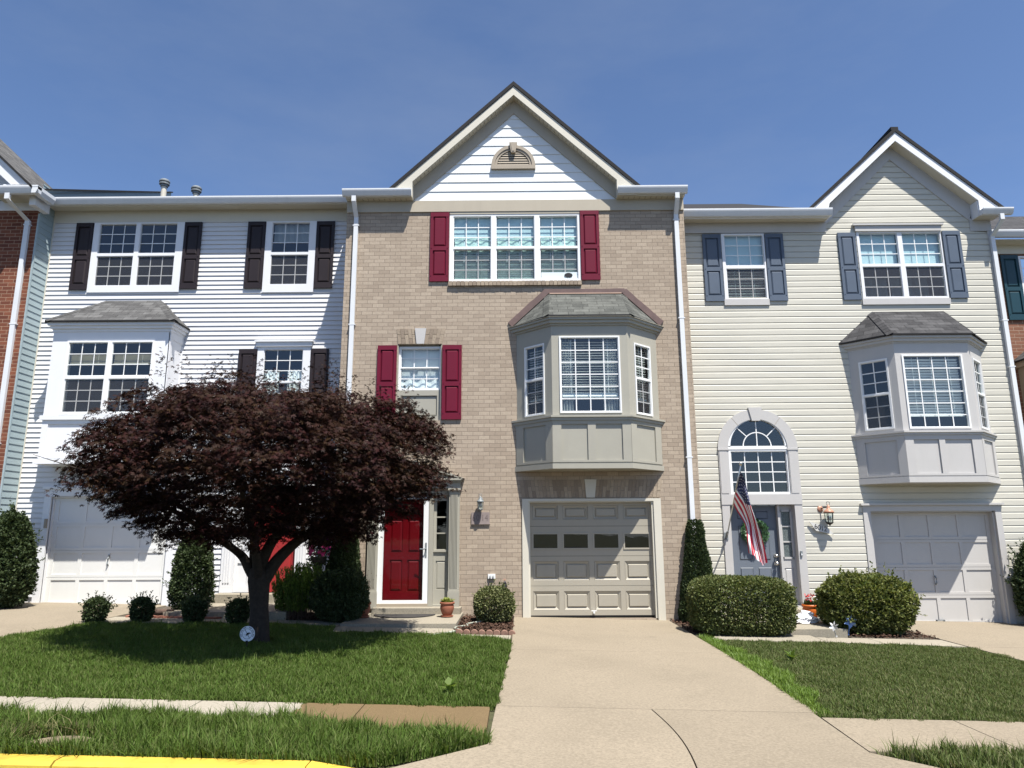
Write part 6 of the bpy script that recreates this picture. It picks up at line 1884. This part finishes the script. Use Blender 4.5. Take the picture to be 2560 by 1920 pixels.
for i in range(1900):
    a = r_.uniform(0, 2 * math.pi); rho = math.sqrt(r_.random()) * .97
    R_ = 1.0 + .05 * math.sin(a * 4 + 1) + .04 * math.sin(a * 7)
    x, y = CX + math.cos(a) * rho * RX * R_, CY + math.sin(a) * rho * RY * R_
    zt, zb = float(ztop(a, rho)), float(zbot(a, rho))
    q = r_.random(); q = 1 - (1 - q) ** 1.0 if r_.random() < .45 else (1 - r_.random() ** 2 * .35 if r_.random() < .62 else r_.random() ** 2 * .3)
    z = zb + (zt - zb) * q
    spray(np.array([x, y, z]), a + r_.normal() * .5, .25 - .55 * rho + r_.normal() * .15, r_.uniform(.30, .58), 58)
for i in range(150):                                 # ragged rim and drooping tips
    a = r_.uniform(0, 2 * math.pi); rho = r_.uniform(.93, 1.06)
    x, y = CX + math.cos(a) * rho * RX, CY + math.sin(a) * rho * RY
    z = r_.uniform(float(zbot(a, .92)), float(ztop(a, .96)))
    spray(np.array([x, y, z]), a + r_.normal() * .3, -.25 + r_.normal() * .2, r_.uniform(.35, .7), 30)
for i in range(150):                                 # upright sprays that break the top outline
    a = r_.uniform(0, 2 * math.pi); rho = math.sqrt(r_.random()) * .9
    x, y = CX + math.cos(a) * rho * RX, CY + math.sin(a) * rho * RY
    z = float(ztop(a, rho)) + .02
    hh = r_.uniform(.15, .50); lx_, ly_ = r_.normal() * .25, r_.normal() * .25
    for k in range(16):
        u = r_.random(); P.append((x + lx_ * u * hh + r_.normal() * .035, y + ly_ * u * hh + r_.normal() * .035, z + u * hh)); an = r_.uniform(0, 6.28)
        D.append((math.cos(an), math.sin(an), -.5 + r_.normal() * .3)); Nn.append((r_.normal() * .4, r_.normal() * .4, 1)); S.append(.040 * r_.uniform(.6, 1.1))
P = np.array(P) - np.array(TB); D = np.array(D); Nn = np.array(Nn); S = np.array(S)
leaves("crown", P, D, Nn, S, MAPLE, M['lf_maple'], t)

# ================================================================== GRASS
def grass(name, poly_fn, box, dens, mat, h=(.045, .085), seed=1, w=.0045, tall=None, lean=.45, z0=0.0):
    r_ = np.random.default_rng(seed)
    x0, x1, y0, y1 = box; n = int((x1 - x0) * (y1 - y0) * dens)
    X, Y = r_.uniform(x0, x1, n), r_.uniform(y0, y1, n)
    clump = np.sin(X * 5.1 + 1.3 * np.sin(Y * 3.7)) * np.sin(Y * 6.3 + seed) + .6 * np.sin(X * 13 + Y * 9)
    k = poly_fn(X, Y) & (r_.random(n) < .80 + .15 * clump)
    X, Y, clump = X[k], Y[k], clump[k]; n = len(X)
    H = r_.uniform(h[0], h[1], n) * (1 + .18 * clump)
    if tall is not None:
        m = r_.random(n) < tall; H = np.where(m, H * r_.uniform(1.3, 1.9, n), H)
    A = r_.uniform(0, 2 * math.pi, n) ; L = np.abs(r_.normal(0, lean, n)) * H
    dx, dy = np.cos(A) * L, np.sin(A) * L
    B = A + math.pi / 2 + r_.normal(0, .5, n); W = w * r_.uniform(.6, 1.3, n)
    bx, by = np.cos(B) * W, np.sin(B) * W
    Z = -0.0235 * X + z0 - .005
    V = np.stack([np.stack([X - bx, Y - by, Z], 1), np.stack([X + bx, Y + by, Z], 1),
                  np.stack([X + dx * .35 + bx * .8, Y + dy * .35 + by * .8, Z + H * .6], 1), np.stack([X + dx * .35 - bx * .8, Y + dy * .35 - by * .8, Z + H * .6], 1),
                  np.stack([X + dx, Y + dy, Z + H * .97], 1)], 1).reshape(-1, 3)
    i = np.arange(n)[:, None] * 5
    F = np.concatenate([i + np.array([[0, 1, 2]]), i + np.array([[0, 2, 3]]), i + np.array([[3, 2, 4]])], 0)
    return tag(np_mesh(name, V, F, mat), kind='stuff')
back_l = lambda X: np.interp(X, [-7.2, -6.9, -4.8, -3.0, -2.9, -1.0, -.11], [-3.4, -2.0, -1.62, -1.66, -2.36, -2.32, -2.82])
ragged = lambda X, s: .025 * np.sin(X * 17 + s) + .02 * np.sin(X * 41 + s * 2) + .03 * np.sin(X * 5 + s)
fl_ = lambda X, Y: (Y < back_l(X) + ragged(X, 1)) & (Y > -6.90 + ragged(X, 2) - .01) & (X > -7.2 + .02 * np.sin(Y * 9)) & (X < np.interp(Y, [-6.9, -3.6, -2.4], [-.20, -.11, -.10]) + .02 * np.sin(Y * 11)) & ((X + 3.66) ** 2 + (Y + 3.4) ** 2 > .05)
grass("lawn", fl_, (-7.25, -.05, -6.98, -1.5), 11500, M['grass'], (.038, .075), 3, tall=.03)
fv = lambda X, Y: (Y < np.interp(X, [-6, -3.9, -2.6, -1.6, -.9, -.3, -.22], [-7.42, -7.52, -7.44, -7.56, -7.74, -7.90, -7.94]) + ragged(X, 4) * 1.3) & (Y > np.interp(X, [-1.0, -.3], [-8.58, -8.08]) ) & (Y > -8.56) & (X < -.22) & ((X + 3.45) ** 2 / .10 + (Y + 8.22) ** 2 / .055 > 1)
dry = lambda X, Y: fv(X, Y) & ((X + 3.75) ** 2 / .30 + (Y + 8.16) ** 2 / .06 < 1 + .4 * np.sin(X * 9))
grass("dry_grass", dry, (-5.0, -2.6, -8.56, -7.7), 5200, M['straw'], (.05, .11), 15, tall=.05, lean=.9)
grass("verge_grass", fv, (-6.2, -.2, -8.58, -7.35), 15000, M['grass'], (.06, .125), 5, w=.0042, tall=.05, lean=.55)
fr = lambda X, Y: (Y < np.interp(X, [2.75, 2.95, 4.8, 6.4, 6.85], [-1.95, -2.33, -2.36, -2.5, -2.75]) + ragged(X, 6)) & (Y > -7.04 + ragged(X, 7)) & (X > np.interp(Y, [-7, -5, -2], [2.72, 2.80, 2.84]) + .02 * np.sin(Y * 13)) & (X < 6.82 + .03 * np.sin(Y * 9))
grass("lawn", fr, (2.68, 6.9, -7.12, -1.8), 12000, M['grass_dry'], (.03, .055), 8, tall=.03)
ft = lambda X, Y: (X > np.interp(Y, [-7, -5, -2.2], [2.70, 2.79, 2.83])) & (X < np.interp(Y, [-7, -6, -4.5, -3, -2.2], [2.78, 3.06, 3.16, 3.10, 2.98]) + .06 * np.sin(Y * 7))
grass("lush_grass_edge", ft, (2.68, 3.3, -6.95, -2.1), 6000, M['grass_lime'], (.05, .10), 9, lean=.6)
fw = lambda X, Y: (Y < np.interp(X, [2.65, 4.1, 6], [-8.06, -7.92, -7.95]) + ragged(X, 9)) & (Y > -8.62) & (X > np.interp(Y, [-8.62, -8.06], [3.2, 2.66]))
grass("verge_grass", fw, (2.6, 6.5, -8.65, -7.85), 9000, M['grass_dry'], (.06, .12), 11, tall=.05, lean=.5)
# broad leaved weeds
def weed(x, y, n, s, lab, seed):
    t = thing("weed", lab, "weed", (x, y, gz(x)), "weeds in the lawns"); r_ = np.random.default_rng(seed)
    A = np.arange(n) * 2.4; el = r_.uniform(.3, 1.1, n)
    D = np.stack([np.cos(A) * np.cos(el), np.sin(A) * np.cos(el), np.sin(el)], 1)
    leaves("foliage", np.zeros((n, 3)) + [0, 0, .02] + np.outer(np.arange(n) / n, [0, 0, s * .8]), D, np.stack([-np.cos(A) * .5, -np.sin(A) * .5, np.ones(n)], 1), r_.uniform(.7, 1.2, n) * s, OVAL, M['lf_bright'], t)
    sm = MB(); sm.tube([(0, 0, 0), (.01, 0, s)], .004, 5); sm.build("stem", M['lf_bright'], t)
weed(-0.68, -6.42, 9, .12, "broad leaved weed in the left lawn near the driveway and wet sidewalk", 3)
weed(3.55, -4.1, 12, .10, "broad leaved weed in the right lawn beside the lush driveway edge", 4)
weed(5.3, -6.6, 12, .13, "tall leafy weed at the front of the right lawn near the frame's edge", 5)
adopt(thing("x", None, None)) if False else None
